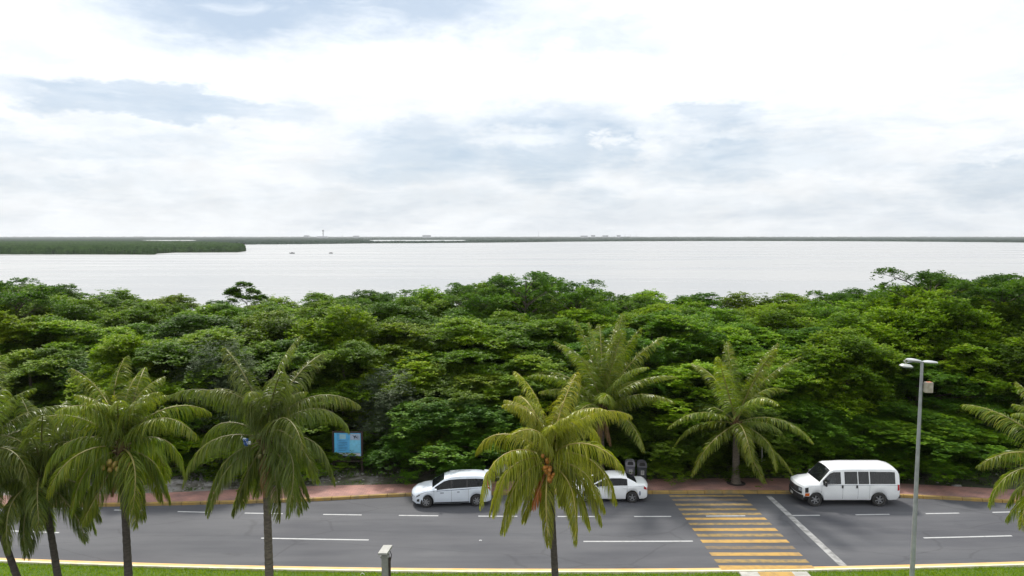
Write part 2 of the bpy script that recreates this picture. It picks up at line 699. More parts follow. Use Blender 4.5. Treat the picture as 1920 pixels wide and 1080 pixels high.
def water_mat():
    m, nt, b = newmat('lagoon_water')
    n, l = nt.nodes, nt.links
    t = n.new('ShaderNodeTexCoord')
    b.inputs['Base Color'].default_value = (.30, .30, .31, 1)
    b.inputs['IOR'].default_value = 1.33
    b.inputs['Roughness'].default_value = .22
    mp = n.new('ShaderNodeMapping')
    mp.inputs['Scale'].default_value = (.25, 1, 1)
    l.new(t.outputs['Object'], mp.inputs[0])
    nz = n.new('ShaderNodeTexNoise')
    nz.inputs['Scale'].default_value = 1.2
    nz.inputs['Detail'].default_value = 5
    l.new(mp.outputs[0], nz.inputs['Vector'])
    # wind lanes: long smooth and ruffled bands
    mp2 = n.new('ShaderNodeMapping')
    mp2.inputs['Scale'].default_value = (.004, .022, 1)
    l.new(t.outputs['Object'], mp2.inputs[0])
    n2 = n.new('ShaderNodeTexNoise')
    n2.inputs['Scale'].default_value = 1
    n2.inputs['Detail'].default_value = 6
    n2.inputs['Roughness'].default_value = .6
    l.new(mp2.outputs[0], n2.inputs['Vector'])
    rr = n.new('ShaderNodeMapRange')
    rr.inputs[1].default_value = .38
    rr.inputs[2].default_value = .64
    rr.inputs[3].default_value = .24
    rr.inputs[4].default_value = .35
    l.new(n2.outputs[0], rr.inputs[0])
    l.new(rr.outputs[0], b.inputs['Roughness'])
    cr = n.new('ShaderNodeValToRGB')
    e = cr.color_ramp.elements
    e[0].position, e[0].color = .40, (.285, .287, .29, 1)
    e[1].position, e[1].color = .60, (.325, .327, .33, 1)
    l.new(n2.outputs[0], cr.inputs[0])
    l.new(cr.outputs[0], b.inputs['Base Color'])
    bp = n.new('ShaderNodeBump')
    bp.inputs['Strength'].default_value = .35
    bp.inputs['Distance'].default_value = .12
    l.new(nz.outputs[0], bp.inputs['Height'])
    l.new(bp.outputs[0], b.inputs['Normal'])
    return m


M_water = water_mat()

# ------------------------------------------------------------------ curves of the road, from the ground up
def curve(pts, z=0.0, deg=None):
    P = [G(x, y, z) for x, y in pts]
    X = np.array([p.x for p in P])
    Y = np.array([p.y for p in P])
    if deg:
        c = np.polyfit(X, Y, deg)

        def f(x):
            xc = min(max(x, -27), 27)
            return float(np.polyval(c, xc)) + (x - xc) * float(np.polyval(np.polyder(c), xc))
        return f
    m = np.gradient(Y, X)

    def g(x):
        if x <= X[0]:
            return float(Y[0] + m[0] * (x - X[0]))
        if x >= X[-1]:
            return float(Y[-1] + m[-1] * (x - X[-1]))
        i = int(np.searchsorted(X, x)) - 1
        h = X[i + 1] - X[i]
        t = (x - X[i]) / h
        return float((2 * t**3 - 3 * t**2 + 1) * Y[i] + (t**3 - 2 * t**2 + t) * h * m[i] +
                     (-2 * t**3 + 3 * t**2) * Y[i + 1] + (t**3 - t**2) * h * m[i + 1])
    return g


near_e = curve([(0, 1054), (480, 1067), (960, 1074.5), (1350, 1073), (1680, 1067), (1920, 1060)], deg=2)
far_e = curve([(0, 953), (310, 948), (564, 941), (764, 931), (960, 928), (1215, 926.5), (1480, 926.5), (1740, 935.5), (1835, 940.5)])
walk_b = curve([(0, 929), (320, 923), (560, 912), (770, 907), (1000, 901), (1215, 898), (1480, 897), (1740, 909), (1835, 914)], z=.15)
lane1 = curve([(0, 950), (350, 959), (640, 965), (785, 967.5), (1225, 968.5), (1360, 967.5), (1637, 965), (1770, 962.5)], deg=2)
lane2 = curve([(30, 996), (590, 1010.5), (960, 1015), (1195, 1015.5), (1820, 1006.5)], deg=2)

XS = np.concatenate([np.arange(-90, -36, 6), np.arange(-36, 36.1, .75), np.arange(42, 91, 6)]).tolist()


def sheet(name, fa, fb, za, zb, mat, xs=XS, rows=1):
    mb = MB()
    P = []
    for x in xs:
        a, b = fa(x), fb(x)
        P.append([(x, a + (b - a) * k / rows, za + (zb - za) * k / rows) for k in range(rows + 1)])
    for k in range(rows):
        mb.strip([p[k + 1] for p in P], [p[k] for p in P])
    return mb.build(name, mat)


# ground: one sheet, dry land up to the lagoon shore, dipping under the water
mb = MB()
gx = np.concatenate([[-9000, -3000, -900, -300], np.arange(-150, 151, 5), [300, 900, 3000, 9000]])
gy = np.concatenate([[-6000, -1500, -400, -100, -40, 0, 20], np.arange(30, 96, 2.5), [110]])
for y in gy:
    for x in gx:
        z = -.05
        if y > 49:
            z += .35 * mnoise.noise(Vector((x * .15, y * .15, 0)))
        if y > 80:
            z -= (y - 80) * .18
        mb.v.append((float(x), float(y), float(z)))
nx = len(gx)
for j in range(len(gy) - 1):
    for i in range(nx - 1):
        mb.f.append((j * nx + i, j * nx + i + 1, (j + 1) * nx + i + 1, (j + 1) * nx + i))
        mb.m.append(0)
struct(mb.build('ground', M_ground, smooth=60))

mb = MB()
mb.add([(-20000, 84, -.8), (20000, 84, -.8), (20000, 30000, -.8), (-20000, 30000, -.8)], [(0, 1, 2, 3)])
struct(mb.build('lagoon_water', M_water))

struct(sheet('road', near_e, lambda x: far_e(x) + .0, 0, 0, M_asphalt, rows=6))
struct(sheet('kerb_lane', lambda x: lane1(x) + .25, lambda x: far_e(x) - .002, .002, .002, M_asphalt_old_shaded, rows=4))
# near kerb: low cream kerb with an orange edge line painted in front of it
kz = .10
mb = MB()
P = XS
e0 = [(x, near_e(x), .0) for x in P]
e1 = [(x, near_e(x) - .02, kz) for x in P]
e2 = [(x, near_e(x) - .12, kz) for x in P]
e3 = [(x, near_e(x) - .12, -.04) for x in P]
mb.strip(e0, e1)
mb.strip(e1, e2)
mb.strip(e2, e3)
struct(mb.build('near_kerb', M_edge_white))
struct(sheet('orange_edge_line', lambda x: near_e(x) + .02, lambda x: near_e(x) + .40, .004, .004, M_edge_yellow))
# far kerb, cast stones with narrow joints, yellow paint
mb = MB()
x = -60.0
while x < 60:
    x1 = x + .97
    n_ = 3
    a = [x + (x1 - x) * i / n_ for i in range(n_ + 1)]
    dz = random.Random(int(x * 10)).uniform(-.006, .006)
    f0 = [(t, far_e(t), -.03) for t in a]
    f1 = [(t, far_e(t) + .02, .135 + dz) for t in a]
    f2 = [(t, far_e(t) + .05, .155 + dz) for t in a]
    f3 = [(t, far_e(t) + .20, .155 + dz) for t in a]
    f4 = [(t, far_e(t) + .20, -.03) for t in a]
    for A, B in ((f1, f0), (f2, f1), (f3, f2), (f4, f3)):
        mb.strip(A, B)
    for q in (0, -1):
        mb.add([f0[q], f1[q], f2[q], f3[q], f4[q]], [(0, 1, 2, 3, 4) if q else (4, 3, 2, 1, 0)])
    x += 1.0
struct(mb.build('far_kerb', M_kerb))
struct(sheet('sidewalk', lambda x: far_e(x) + .203, walk_b, .145, .145, M_pave, rows=3))


# verge behind the sidewalk: uneven dirt and limestone rubble
mb = MB()
vx = np.arange(-50, 50, .5)
nr = 16
for i, x in enumerate(vx):
    b0 = walk_b(x)
    for k in range(nr):
        t = k / (nr - 1)
        y = b0 + .002 + t * 6.0
        z = .13 + (.10 * mnoise.noise(Vector((x * .8, y * .8, 3))) + .06 * mnoise.noise(Vector((x * 2.5, y * 2.5, 1)))) * min(1, t * 8) - .15 * t
        mb.v.append((x, y, z))
for i in range(len(vx) - 1):
    for k in range(nr - 1):
        mb.f.append((i * nr + k, (i + 1) * nr + k, (i + 1) * nr + k + 1, i * nr + k + 1))
        mb.m.append(0)
struct(mb.build('verge', M_verge, smooth=60))

# ---- painted markings
def mark(name, x0, x1, fy, wd, mat, z=.004):
    xs = np.linspace(x0, x1, max(2, int((x1 - x0) / .7) + 2)).tolist()
    return struct(sheet(name, lambda x: fy(x) - wd / 2, lambda x: fy(x) + wd / 2, z, z, mat, xs=xs))


for a, b in [(-60, 20), (95, 160), (200, 262), (325, 385), (455, 528), (605, 678), (748, 822), (897, 970), (1045, 1115), (1188, 1257), (1478, 1537), (1605, 1670), (1740, 1805), (1870, 1935), (2005, 2070)]:
    y = 966
    mark('lane_dash', G(a, y).x, G(b, y).x, lane1, .11, M_white_paint)
mark('lane_dash', G(1323, 967).x, G(1397, 967).x, lane1, .11, M_white_paint, z=.012)
for a, b in [(-140, 92), (488, 692), (1093, 1297), (1735, 1908), (2200, 2380)]:
    mark('lane_line', G(a, 1011).x, G(b, 1011).x, lane2, .12, M_white_paint)

# crossing: fourteen yellow bars parallel to the road
ys = [930, 937.3, 946.2, 955.1, 963.8, 972.8, 982.5, 993, 1003.5, 1014.9, 1026.9, 1039.2, 1052, 1065]
xl = [1254, 1350]
XL, XR = G(1254, 928).x, G(1392, 928).x
kinds = [M_yellow_mid, M_yellow_old, M_yellow_mid, M_yellow_mid, M_yellow_mid, M_yellow, M_yellow_mid, M_yellow,
         M_yellow_mid, M_yellow, M_yellow_old, M_yellow, M_yellow_mid, M_yellow]
g0, g1 = G(1300, ys[0]).y, G(1430, ys[-1]).y
for i, (yy, km) in enumerate(zip(ys, kinds)):
    x0 = XL + (G(1350, 1065).x - XL) * i / 13
    x1 = XR + (G(1527, 1065).x - XR) * i / 13
    yc = G(1380, yy).y
    hw = (.15 + .03 * (i > 6)) * (1.35 if i == 13 else 1)
    mb = MB()
    rr = random.Random(i)
    n_ = 10
    top, bot = [], []
    for k in range(n_ + 1):
        x = x0 + (x1 - x0) * k / n_
        dyc = (far_e(x) - far_e((x0 + x1) / 2)) * (1 - i / 13)
        top.append((x - .02, yc + dyc + hw + rr.uniform(-.012, .012), .008))
        bot.append((x + .02, yc + dyc - hw + rr.uniform(-.012, .012), .008))
    mb.strip(top, bot)
    struct(mb.build('crossing_bar', km))
# stop line
a, b = G(1436, 930), G(1574, 1061)
a2, b2 = G(1450, 930), G(1594, 1061)
mb = MB()
n_ = 12
mb.strip([(a.x + (b.x - a.x) * k / n_, a.y + (b.y - a.y) * k / n_, .006) for k in range(n_ + 1)],
         [(a2.x + (b2.x - a2.x) * k / n_ - .12, a2.y + (b2.y - a2.y) * k / n_, .006) for k in range(n_ + 1)])
for i in range(len(mb.f)):
    mb.f[i] = mb.f[i][::-1]
struct(mb.build('stop_line', M_worn_white))

# path through the grass at the crossing (pale concrete with a yellow band)
cy = near_e(10.0)
x0, x1 = G(1386, 1077).x, G(1514, 1077).x
mb = MB()
mb.box(((x0 + x1) / 2, cy - 1.75, .03), (x1 - x0, 3.1, .16), ch=.01)
struct(mb.build('path', M_conc))
mb = MB()
mb.box(((x0 + x1) / 2 + .05, cy - 1.75, .114), ((x1 - x0) * .5, 3.0, .006))
struct(mb.build('yellow_path_band', M_yellow))

# ------------------------------------------------------------------ foliage
def unit(v):
    return v / (np.linalg.norm(v, axis=-1, keepdims=True) + 1e-9)


def leaves_mesh(name, base, dirs, nrm, length, width, rnd, mat, fold=.0):
    """obovate leaves: base point, direction, upper normal -> two tapered quads as one quad + tip triangle"""
    n = len(base)
    side = unit(np.cross(dirs, nrm))
    up = unit(np.cross(side, dirs))
    L_, W_ = length[:, None], width[:, None]
    p0 = base
    p1 = base + dirs * L_ * .62 + side * W_ * .5 + up * L_ * .06
    p2 = base + dirs * L_ - up * L_ * .10
    p3 = base + dirs * L_ * .62 - side * W_ * .5 + up * L_ * .06
    vv = np.stack([p0, p1, p2, p3], 1).reshape(-1, 3)
    me = bpy.data.meshes.new(name)
    me.vertices.add(4 * n)
    me.vertices.foreach_set('co', vv.astype(np.float32).ravel())
    me.loops.add(4 * n)
    me.loops.foreach_set('vertex_index', np.arange(4 * n, dtype=np.int32))
    me.polygons.add(n)
    me.polygons.foreach_set('loop_start', np.arange(0, 4 * n, 4, dtype=np.int32))
    me.update(calc_edges=True)
    me.validate()
    set_rnd(me, rnd)
    me.materials.append(mat)
    return me


def tier_crown(seed, rad, h0, h1, mat, npad=46, per=46, leaf=.185, lw=.10, tier=.34, dome=1.0, nl=8, flat=.22):
    """crown of flat leafy pads in tiers; returns crown mesh and pad centres for the limbs"""
    rg = np.random.default_rng(seed)
    pads = []
    k = 0
    while len(pads) < npad:
        k += 1
        t = rg.random() ** .8                      # 0 bottom .. 1 top
        z = h0 + (h1 - h0) * t
        rr = rad * math.sqrt(max(.03, 1 - (max(0, t - .25) / .78) ** 2)) if dome else rad * (1 - .35 * t)
        a = rg.random() * 2 * math.pi
        q = rr * (rg.random() ** .45)
        pr = rg.uniform(.55, 1.25) * rad / 4.0
        pads.append((q * math.cos(a), q * math.sin(a), z + rg.normal() * .15, pr))
    B, D, Nn, R_, Ln = [], [], [], [], []
    for (x, y, z, pr) in pads:
        n = int(per * pr * pr * 1.35) + 8
        a = rg.random(n) * 2 * np.pi
        q = np.sqrt(rg.random(n)) * pr
        # irregular outline
        q *= 1 + .28 * np.sin(a * 3 + x * 7) + .15 * np.sin(a * 5 + y * 9)
        cx = x + q * np.cos(a)
        cy_ = y + q * np.sin(a)
        cz = z + flat * (1 - (q / pr) ** 2) * pr * 1.2 + rg.normal(size=n) * .09 * tier / .34 - (rg.random(n) < .3) * rg.random(n) * tier
        tw = rg.random() * .5
        for i in range(n):
            m = nl
            an = np.arange(m) * 2.4 + rg.random() * 6
            el_ = rg.uniform(-.15, .75, m)
            d = np.stack([np.cos(an) * np.cos(el_), np.sin(an) * np.cos(el_), np.sin(el_)], 1)
            B.append(np.tile([cx[i], cy_[i], cz[i]], (m, 1)) + d * .04)
            D.append(d)
            Nn.append(np.tile([0, 0, 1.0], (m, 1)) + rg.normal(size=(m, 3)) * .25)
            R_.append(np.clip(tw + rg.normal(size=m) * .16 + .25 * rg.random(), 0, 1))
            Ln.append(leaf * rg.uniform(.7, 1.25, m))
    B, D, Nn = np.concatenate(B), np.concatenate(D), np.concatenate(Nn)
    R_, Ln = np.concatenate(R_), np.concatenate(Ln)
    me = leaves_mesh('crown', B, D, Nn, Ln, Ln * (lw / leaf), R_, mat)
    return me, pads


def trunk_mesh(name, pads, h0, h1, rad, mat, seed, r0=.22, nlimb=14, lean=.4):
    rg = random.Random(seed)
    mb = MB()
    top = Vector((rg.uniform(-lean, lean), rg.uniform(-lean, lean), h0 + (h1 - h0) * .8))
    pts = [Vector((0, 0, -.3))]
    for k in range(1, 6):
        t = k / 5
        pts.append(Vector((top.x * t + rg.uniform(-.12, .12), top.y * t + rg.uniform(-.12, .12), top.z * t)))
    mb.tube(pts, [r0 * (1.25 if k == 0 else 1 - .75 * k / 5) for k in range(6)], 8)
    sel = sorted(pads, key=lambda p: -(p[0]**2 + p[1]**2))[:nlimb]
    for (x, y, z, pr) in sel:
        tz = max(h0 * .55, z - .35 * math.hypot(x, y) - .3)
        t = min(.95, tz / top.z)
        i = min(4, int(t * 5))
        s0 = pts[i].lerp(pts[i + 1], t * 5 - i)
        e = Vector((x, y, z - .05))
        mid = s0.lerp(e, .5) + Vector((rg.uniform(-.15, .15), rg.uniform(-.15, .15), .12))
        mb.tube([s0, mid, e], [r0 * .34, r0 * .22, r0 * .07], 5)
        for _ in range(2):
            e2 = e + Vector((rg.uniform(-1, 1) * pr * .8, rg.uniform(-1, 1) * pr * .8, rg.uniform(0, .15)))
            mb.tube([mid, e2], [r0 * .12, r0 * .04], 4)
    return mb.mesh(name, mat, 50)


M_bark = pmat('grey_bark', (.13, .105, .08), (.07, .058, .045), scale=6, rough=.95, bump=.6, stretch=(1, 1, .3))
GREEN = [(.042, .096, .004), (.084, .160, .005), (.145, .235, .007), (.23, .29, .012)]
LIGHT = [(.085, .155, .005), (.14, .225, .008), (.20, .27, .012), (.25, .30, .02)]
DARK = [(.028, .070, .005), (.054, .115, .006), (.094, .170, .009), (.145, .22, .012)]
GREY = [(.050, .074, .040), (.070, .100, .052), (.095, .125, .066), (.12, .14, .075)]
M_leaf = leafmat('almond_leaves', GREEN, rough=.55, trans=.32, spec=.12)
M_leaf_light = leafmat('pale_green_leaves', LIGHT, rough=.55, trans=.34, spec=.12)
M_leaf_dark = leafmat('dark_green_leaves', DARK, rough=.55, trans=.3, spec=.12)
M_leaf_grey = leafmat('grey_green_leaves', GREY, rough=.6, trans=.2, spec=.2)

# crown kinds: (mesh, trunk mesh, nominal top height, kind words)
KINDS = {}


def make_kind(key, words, seed, rad, h0, h1, mat, **kw):
    tk = {k: kw.pop(k) for k in ('r0', 'nlimb', 'lean') if k in kw}
    me, pads = tier_crown(seed, rad, h0, h1, mat, **kw)
    tr = trunk_mesh('trunk', pads, h0, h1, rad, M_bark, seed, **tk)
    KINDS[key] = (me, tr, h1 + .35, words)


make_kind('tierA', 'tiered broad-leaved tree', 11, 4.2, 1.8, 8.6, M_leaf, npad=74, per=60)
make_kind('tierB', 'spreading flat-padded tree', 12, 4.6, 2.0, 8.4, M_leaf, npad=76, per=62, flat=.16)
make_kind('tierC', 'dense deep green tree', 13, 4.0, 1.6, 8.8, M_leaf_dark, npad=76, per=62)
make_kind('bushA', 'rounded leafy green tree', 14, 3.8, .9, 7.6, M_leaf, npad=96, per=54, flat=.5, tier=.7, leaf=.19, lw=.11)
make_kind('bushB', 'pale yellow-green tree', 15, 3.6, 1.4, 7.6, M_leaf_light, npad=76, per=54, flat=.3, leaf=.22, lw=.12)
make_kind('bushC', 'dark rounded tree', 16, 3.9, .8, 7.4, M_leaf_dark, npad=98, per=54, flat=.55, tier=.8, leaf=.17, lw=.09)
make_kind('grey', 'grey-green fine-leaved tree', 17, 3.0, .5, 5.6, M_leaf_grey, npad=70, per=60, flat=.6, tier=.8, leaf=.13, lw=.055)
make_kind('open', 'open flat-topped tree', 18, 4.4, 5.6, 9.6, M_leaf_dark, npad=26, per=44, flat=.15, r0=.16, nlimb=20)
make_kind('small', 'small tufted tree', 19, 1.75, 7.9, 8.8, M_leaf_dark, npad=17, per=170, flat=.25, tier=.2, r0=.06, nlimb=9, lean=.1)

TREE_GROUP = 'trees of the wood between road and lagoon'
COLS = [(-150, 'left of the leftmost palm'), (20, 'behind the leftmost palm'),
        (130, 'behind the second palm from the left'), (240, 'behind the palm with yellow coconuts'),
        (360, 'between the two tallest left palms'), (480, 'behind the palm with the blue scrap'),
        (600, 'behind the blue notice board'), (720, 'just right of the blue notice board'),
        (840, 'behind the silver-white minivan'), (960, 'behind the palm with orange coconuts'),
        (1080, 'behind the upright palm on the verge'), (1200, 'above the two litter bins'),
        (1320, 'just left of the sidewalk palm'), (1440, 'just right of the sidewalk palm'),
        (1560, 'behind the white van windshield'), (1680, 'behind the white van rear'),
        (1800, 'right of the street lamp'), (1920, 'behind the rightmost palm'),
        (2080, 'right of the rightmost palm')]
used_lab = {}


def place_tree(key, px, py, Y, rowword, scx=1.0, seed=0, cat='tree'):
    me, tr, top, words = KINDS[key]
    p = V(px, py, Y)
    sc = max(.45, p.z / top)
    wordsc = min(COLS, key=lambda c: abs(c[0] - px))[1]
    lab = '%s %s, %s' % (words, rowword, wordsc)
    if lab in used_lab:
        lab = lab.replace(words, 'second ' + words)
    used_lab[lab] = 1
    t = thing('broadleaf_tree', lab, cat, (p.x, Y, -.05), random.Random(seed).uniform(0, 6.28), TREE_GROUP)
    for nm, m in (('crown', me), ('trunk', tr)):
        o = link(nm, m, t)
        o.scale = (scx, scx, sc)
    return t


SKY_X = [-250, 0, 60, 100, 200, 300, 340, 420, 540, 640, 760, 850, 900, 985, 1080, 1130, 1200, 1260, 1400, 1500, 1560, 1620, 1690, 1760, 1920, 2200]
SKY_Y = [530, 522, 520, 537, 545, 547, 560, 564, 552, 548, 540, 545, 530, 520, 528, 545, 545, 550, 548, 546, 540, 550, 532, 518, 512, 520]


def skyl(px):
    return float(np.interp(px, SKY_X, SKY_Y))


rg = random.Random(5)
rows = [
    (47.6, 'of the undergrowth', 122, 20, ['bushC', 'grey', 'bushA', 'bushC', 'bushC', 'tierC'], 765, 30),
    (49.3, 'in the front row', 140, 55, ['tierA', 'bushA', 'tierB', 'bushC', 'bushB', 'tierA', 'tierC'], 655, 42),
    (54.5, 'in the second row', 124, 0, ['tierB', 'tierA', 'bushA', 'tierC', 'tierA', 'bushB'], 603, 24),
    (60.5, 'in the third row', 118, 60, ['bushA', 'tierA', 'tierC', 'tierB', 'bushA'], 575, 12),
    (67.0, 'in the fourth row', 110, 15, ['tierA', 'bushA', 'tierB', 'bushC'], None, 14),
    (74.5, 'in the waterside row', 100, 50, ['bushA', 'tierB', 'tierC', 'bushA'], None, 0),
]
k = 0
for (Y, word, step, off, keys, ytop, jit) in rows:
    px = -130 + off
    i = 0
    while px < 2080:
        key = keys[(i * 5 + i // 3) % len(keys)]
        if ytop is None:
            yt = skyl(px) + (jit + 4 if jit else 2) + rg.uniform(-3, 8)
        else:
            yt = ytop + rg.uniform(-jit, jit)
            if px > 1600 and ytop < 700:
                yt -= 25
        skip = (Y < 52 and 590 < px < 700)
        if Y < 52 and 590 < px < 700:
            pass
        if Y < 48 and 560 < px < 790:
            px += step * rg.uniform(.85, 1.12)
            i += 1
            continue
        place_tree(key, px, yt, Y + rg.uniform(-1.2, 1.2) + (2.2 if skip else 0), word, scx=rg.uniform(1.08, 1.35) if Y < 56 else rg.uniform(1.02, 1.25), seed=k)
        px += step * rg.uniform(.85, 1.12)
        i += 1
        k += 1

# trees the skyline shows one by one, and accents in the front
place_tree('small', 463, 531, 66, 'rising alone above the canopy', 1.0, 201)
place_tree('open', 985, 494, 64, 'whose limbs top the skyline', .95, 202)
place_tree('open', 1085, 514, 62, 'topping the skyline', .8, 203)
place_tree('open', 890, 520, 66, 'topping the skyline', .7, 204)
place_tree('open', 1740, 488, 58, 'standing highest of all', 1.05, 205)
place_tree('open', 1890, 499, 56, 'with tall tiered limbs', 1.15, 206)
place_tree('tierB', 1830, 545, 57, 'in the raised right-hand group', 1.3, 221)
place_tree('tierA', 1950, 560, 54, 'in the raised right-hand group', 1.3, 222)
place_tree('open', 1570, 533, 64, 'topping the skyline', .8, 207)
place_tree('open', 30, 511, 60, 'with tall ragged top', 1.0, 208)
place_tree('open', 1180, 538, 66, 'topping the skyline', .7, 212)
place_tree('open', 740, 536, 66, 'topping the skyline', .8, 213)
place_tree('grey', 405, 655, 46.4, 'leaning out over the verge', 1.1, 209)
place_tree('grey', 735, 705, 48.2, 'leaning out over the verge', 1.05, 210)
place_tree('bushB', 240, 632, 46.9, 'with bright pads', .95, 211)

# low growth along the foot of the wood: individual shrubs
me_s, pads_s = tier_crown(31, 1.5, .35, 1.9, M_leaf_dark, npad=34, per=80, flat=.5, tier=.5, leaf=.15, lw=.06)
st_s = trunk_mesh('stem', pads_s, .3, 1.9, 1.4, M_bark, 31, r0=.05, nlimb=14, lean=.2)
me_g, pads_g = tier_crown(32, 1.3, .3, 1.6, M_leaf, npad=34, per=80, flat=.5, tier=.5, leaf=.16, lw=.07)
st_g = trunk_mesh('stem', pads_g, .3, 1.6, 1.2, M_bark, 32, r0=.045, nlimb=14, lean=.2)
i = 0
px = 1225
shrub_at = [740, 800, 870, 940, 1010, 1070, 1190, 1570, 1630, 1690, 1750, 1810, 1870, -60, 30, 110, 190, 270, 350, 440, 520, 705, 770, 835, 905, 975, 1040, 1105, 1160, 1230, 1262, 1300, 1340, 1385, 1420, 1460, 1500, 1545, 1600, 1660, 1720, 1780, 1840, 1900, 1970]
for i, px in enumerate(shrub_at):
    p = G(px, 878, 0)
    dy = rg.uniform(0, 1.0) + (1.4 if px < 800 else .3 if px < 1200 or px > 1550 else -.6)
    dark = (i % 3 != 1)
    wordsc = min(COLS, key=lambda c: abs(c[0] - px))[1]
    lab = 'low %s shrub below the wood, %s' % ('dark' if dark else 'green', wordsc)
    if lab in used_lab:
        lab = lab.replace('low', 'second low')
    for w1_, w2_ in (('second', 'third'), ('third', 'fourth'), ('fourth', 'fifth')):
        if lab in used_lab:
            lab = lab.replace(w1_, w2_)
    used_lab[lab] = 1
    t = thing('shrub', lab, 'shrub', (p.x, p.y + dy, 0), rg.uniform(0, 6), 'shrubs at the foot of the wood')
    for nm, m in (('foliage', me_s if dark else me_g), ('stem', st_s if dark else st_g)):
        o = link(nm, m, t)
        s_ = rg.uniform(.75, 1.2)
        o.scale = (s_, s_, rg.uniform(.7, 1.15))

# ------------------------------------------------------------------ palms
def frond_mesh(seed, Lf, el0, droop, mats, grav=.8, leafl=.85, nleaf=150, tw=0.0, young=False, wind=0.0, ww=1.0):
    """a feather leaf pointing along +X from the crown; el0 is its rise at the base"""
    rg = np.random.default_rng(seed)
    n = 26
    s = np.linspace(0, 1, n)
    ang = el0 - droop * s ** 1.35
    lim = -1.36
    ang = np.where(ang < lim + .4, lim + .4 * np.exp((ang - lim - .4) / .4), ang)
    ds = Lf / (n - 1)
    x = np.concatenate([[0], np.cumsum(np.cos(ang[:-1]) * ds)])
    z = np.concatenate([[0], np.cumsum(np.sin(ang[:-1]) * ds)])
    yb = tw * (s ** 2) * Lf * .25
    P = np.stack([x, yb, z], 1)
    mb = MB()
    rad = [.042 * (1 - t) ** .7 + .006 for t in s]
    mb.tube([tuple(p) for p in P[::2]], rad[::2], 5, mi=1, squash=.6)
    nr = len(mb.f)
    V_, F_, Rn = [], [], [0.5] * nr
    T = unit(np.gradient(P, axis=0))
    o = len(mb.v)
    for sg in (-1, 1):
        for k in range(nleaf):
            t = .12 + .88 * (k + rg.random() * .7) / nleaf
            if t > .995:
                continue
            # torn gaps
            if rg.random() < .04:
                continue
            i = min(n - 2, int(t * (n - 1)))
            f = t * (n - 1) - i
            p = P[i] * (1 - f) + P[i + 1] * f
            tg = T[i]
            side = np.array([0, sg, 0.0])
            up = unit(np.cross(tg, [0, 1.0, 0]) * -1)
            if up[2] < 0 and abs(tg[2]) < .99:
                up = -up
            ll = leafl * (math.sin(math.pi * min(1, t ** .75 * .86 + .14)) ** .6 * .9 + .12) * rg.uniform(.85, 1.1)
            fw = .35 + .65 * t
            d = unit(side * 1.0 + tg * fw + up * (.12 if not young else .5) + rg.normal(size=3) * .15)
            g = grav * rg.uniform(.75, 1.35)
            ns = 4
            pts = [p]
            dd = d
            for j in range(ns):
                dd = unit(dd + np.array([0, wind * .25, -1.0]) * g * (.42 + .12 * j))
                pts.append(pts[-1] + dd * ll / ns)
            w0 = .0175 * ww
            wd = [w0 * .7, w0 * 1.15, w0, w0 * .62, .002]
            # blade lies across the leaflet: width vector roughly along the rachis
            wv = unit(tg - dd * np.dot(tg, dd) + rg.normal(size=3) * .6)
            b0 = len(mb.v)
            for q, w_ in zip(pts, wd):
                mb.v.append(tuple(q - wv * w_))
                mb.v.append(tuple(q + wv * w_))
            r_ = float(np.clip(.45 + rg.normal() * .2 + (.25 * t), 0, 1))
            for j in range(ns):
                mb.f.append((b0 + 2 * j, b0 + 2 * j + 1, b0 + 2 * j + 3, b0 + 2 * j + 2))
                mb.m.append(0)
                Rn.append(r_)
    me = mb.mesh('frond', mats)
    me.polygons.foreach_set('use_smooth', [True] * len(me.polygons))
    set_rnd(me, Rn)
    return me


def rachis_mat(name, c):
    return pmat(name, c, tuple(v * .7 for v in c), scale=3, rough=.5)


PALM_COL = {
    'dull': ([(.050, .082, .013), (.080, .116, .016), (.120, .158, .022), (.18, .19, .03)], (.20, .19, .06)),
    'green': ([(.062, .104, .009), (.100, .150, .011), (.160, .205, .015), (.25, .25, .024)], (.27, .24, .07)),
    'yellow': ([(.105, .138, .010), (.175, .205, .014), (.26, .27, .020), (.38, .34, .04)], (.38, .31, .08)),
}
PM = {}
for k_, (cols, rc) in PALM_COL.items():
    PM[k_] = [leafmat('palm_leaf_' + k_, cols, rough=.38, trans=.34, spec=.42, objvar=.14), rachis_mat('palm_rachis_' + k_, rc)]
PM_dry = [leafmat('dry_palm_leaf', [(.16, .09, .035), (.24, .14, .06), (.30, .18, .08)], rough=.7, trans=.2, tcol=(1, .9, .7)), rachis_mat('dry_rachis', (.24, .14, .06))]
PM_orange = [leafmat('orange_palm_leaf', [(.36, .12, .02), (.45, .17, .03), (.5, .22, .05)], rough=.7, trans=.2, tcol=(1, .8, .6)), rachis_mat('orange_rachis', (.4, .18, .05))]
PM_spear = [leafmat('young_palm_leaf', [(.14, .19, .02), (.22, .25, .03), (.34, .32, .04)], rough=.4, trans=.4, objvar=.05), rachis_mat('young_rachis', (.3, .3, .06))]
M_palmtrunk = pmat('palm_trunk', (.15, .125, .10), (.075, .062, .05), scale=5, rough=.95, bump=.7, stretch=(1, 1, 4))
M_palmtrunk_dark = pmat('dark_palm_trunk', (.085, .070, .06), (.045, .037, .033), scale=5, rough=.95, bump=.7, stretch=(1, 1, 4))
M_fibre = pmat('brown_fibre', (.13, .075, .035), (.07, .04, .02), scale=12, rough=.95, bump=.6)
M_nut_o = pmat('orange_coconut', (.48, .19, .03), (.36, .15, .03), scale=6, rough=.45)
M_nut_y = pmat('yellow_coconut', (.42, .26, .06), (.26, .20, .05), scale=6, rough=.5)
M_nut_g = pmat('green_coconut', (.16, .17, .05), (.12, .10, .04), scale=6, rough=.5)


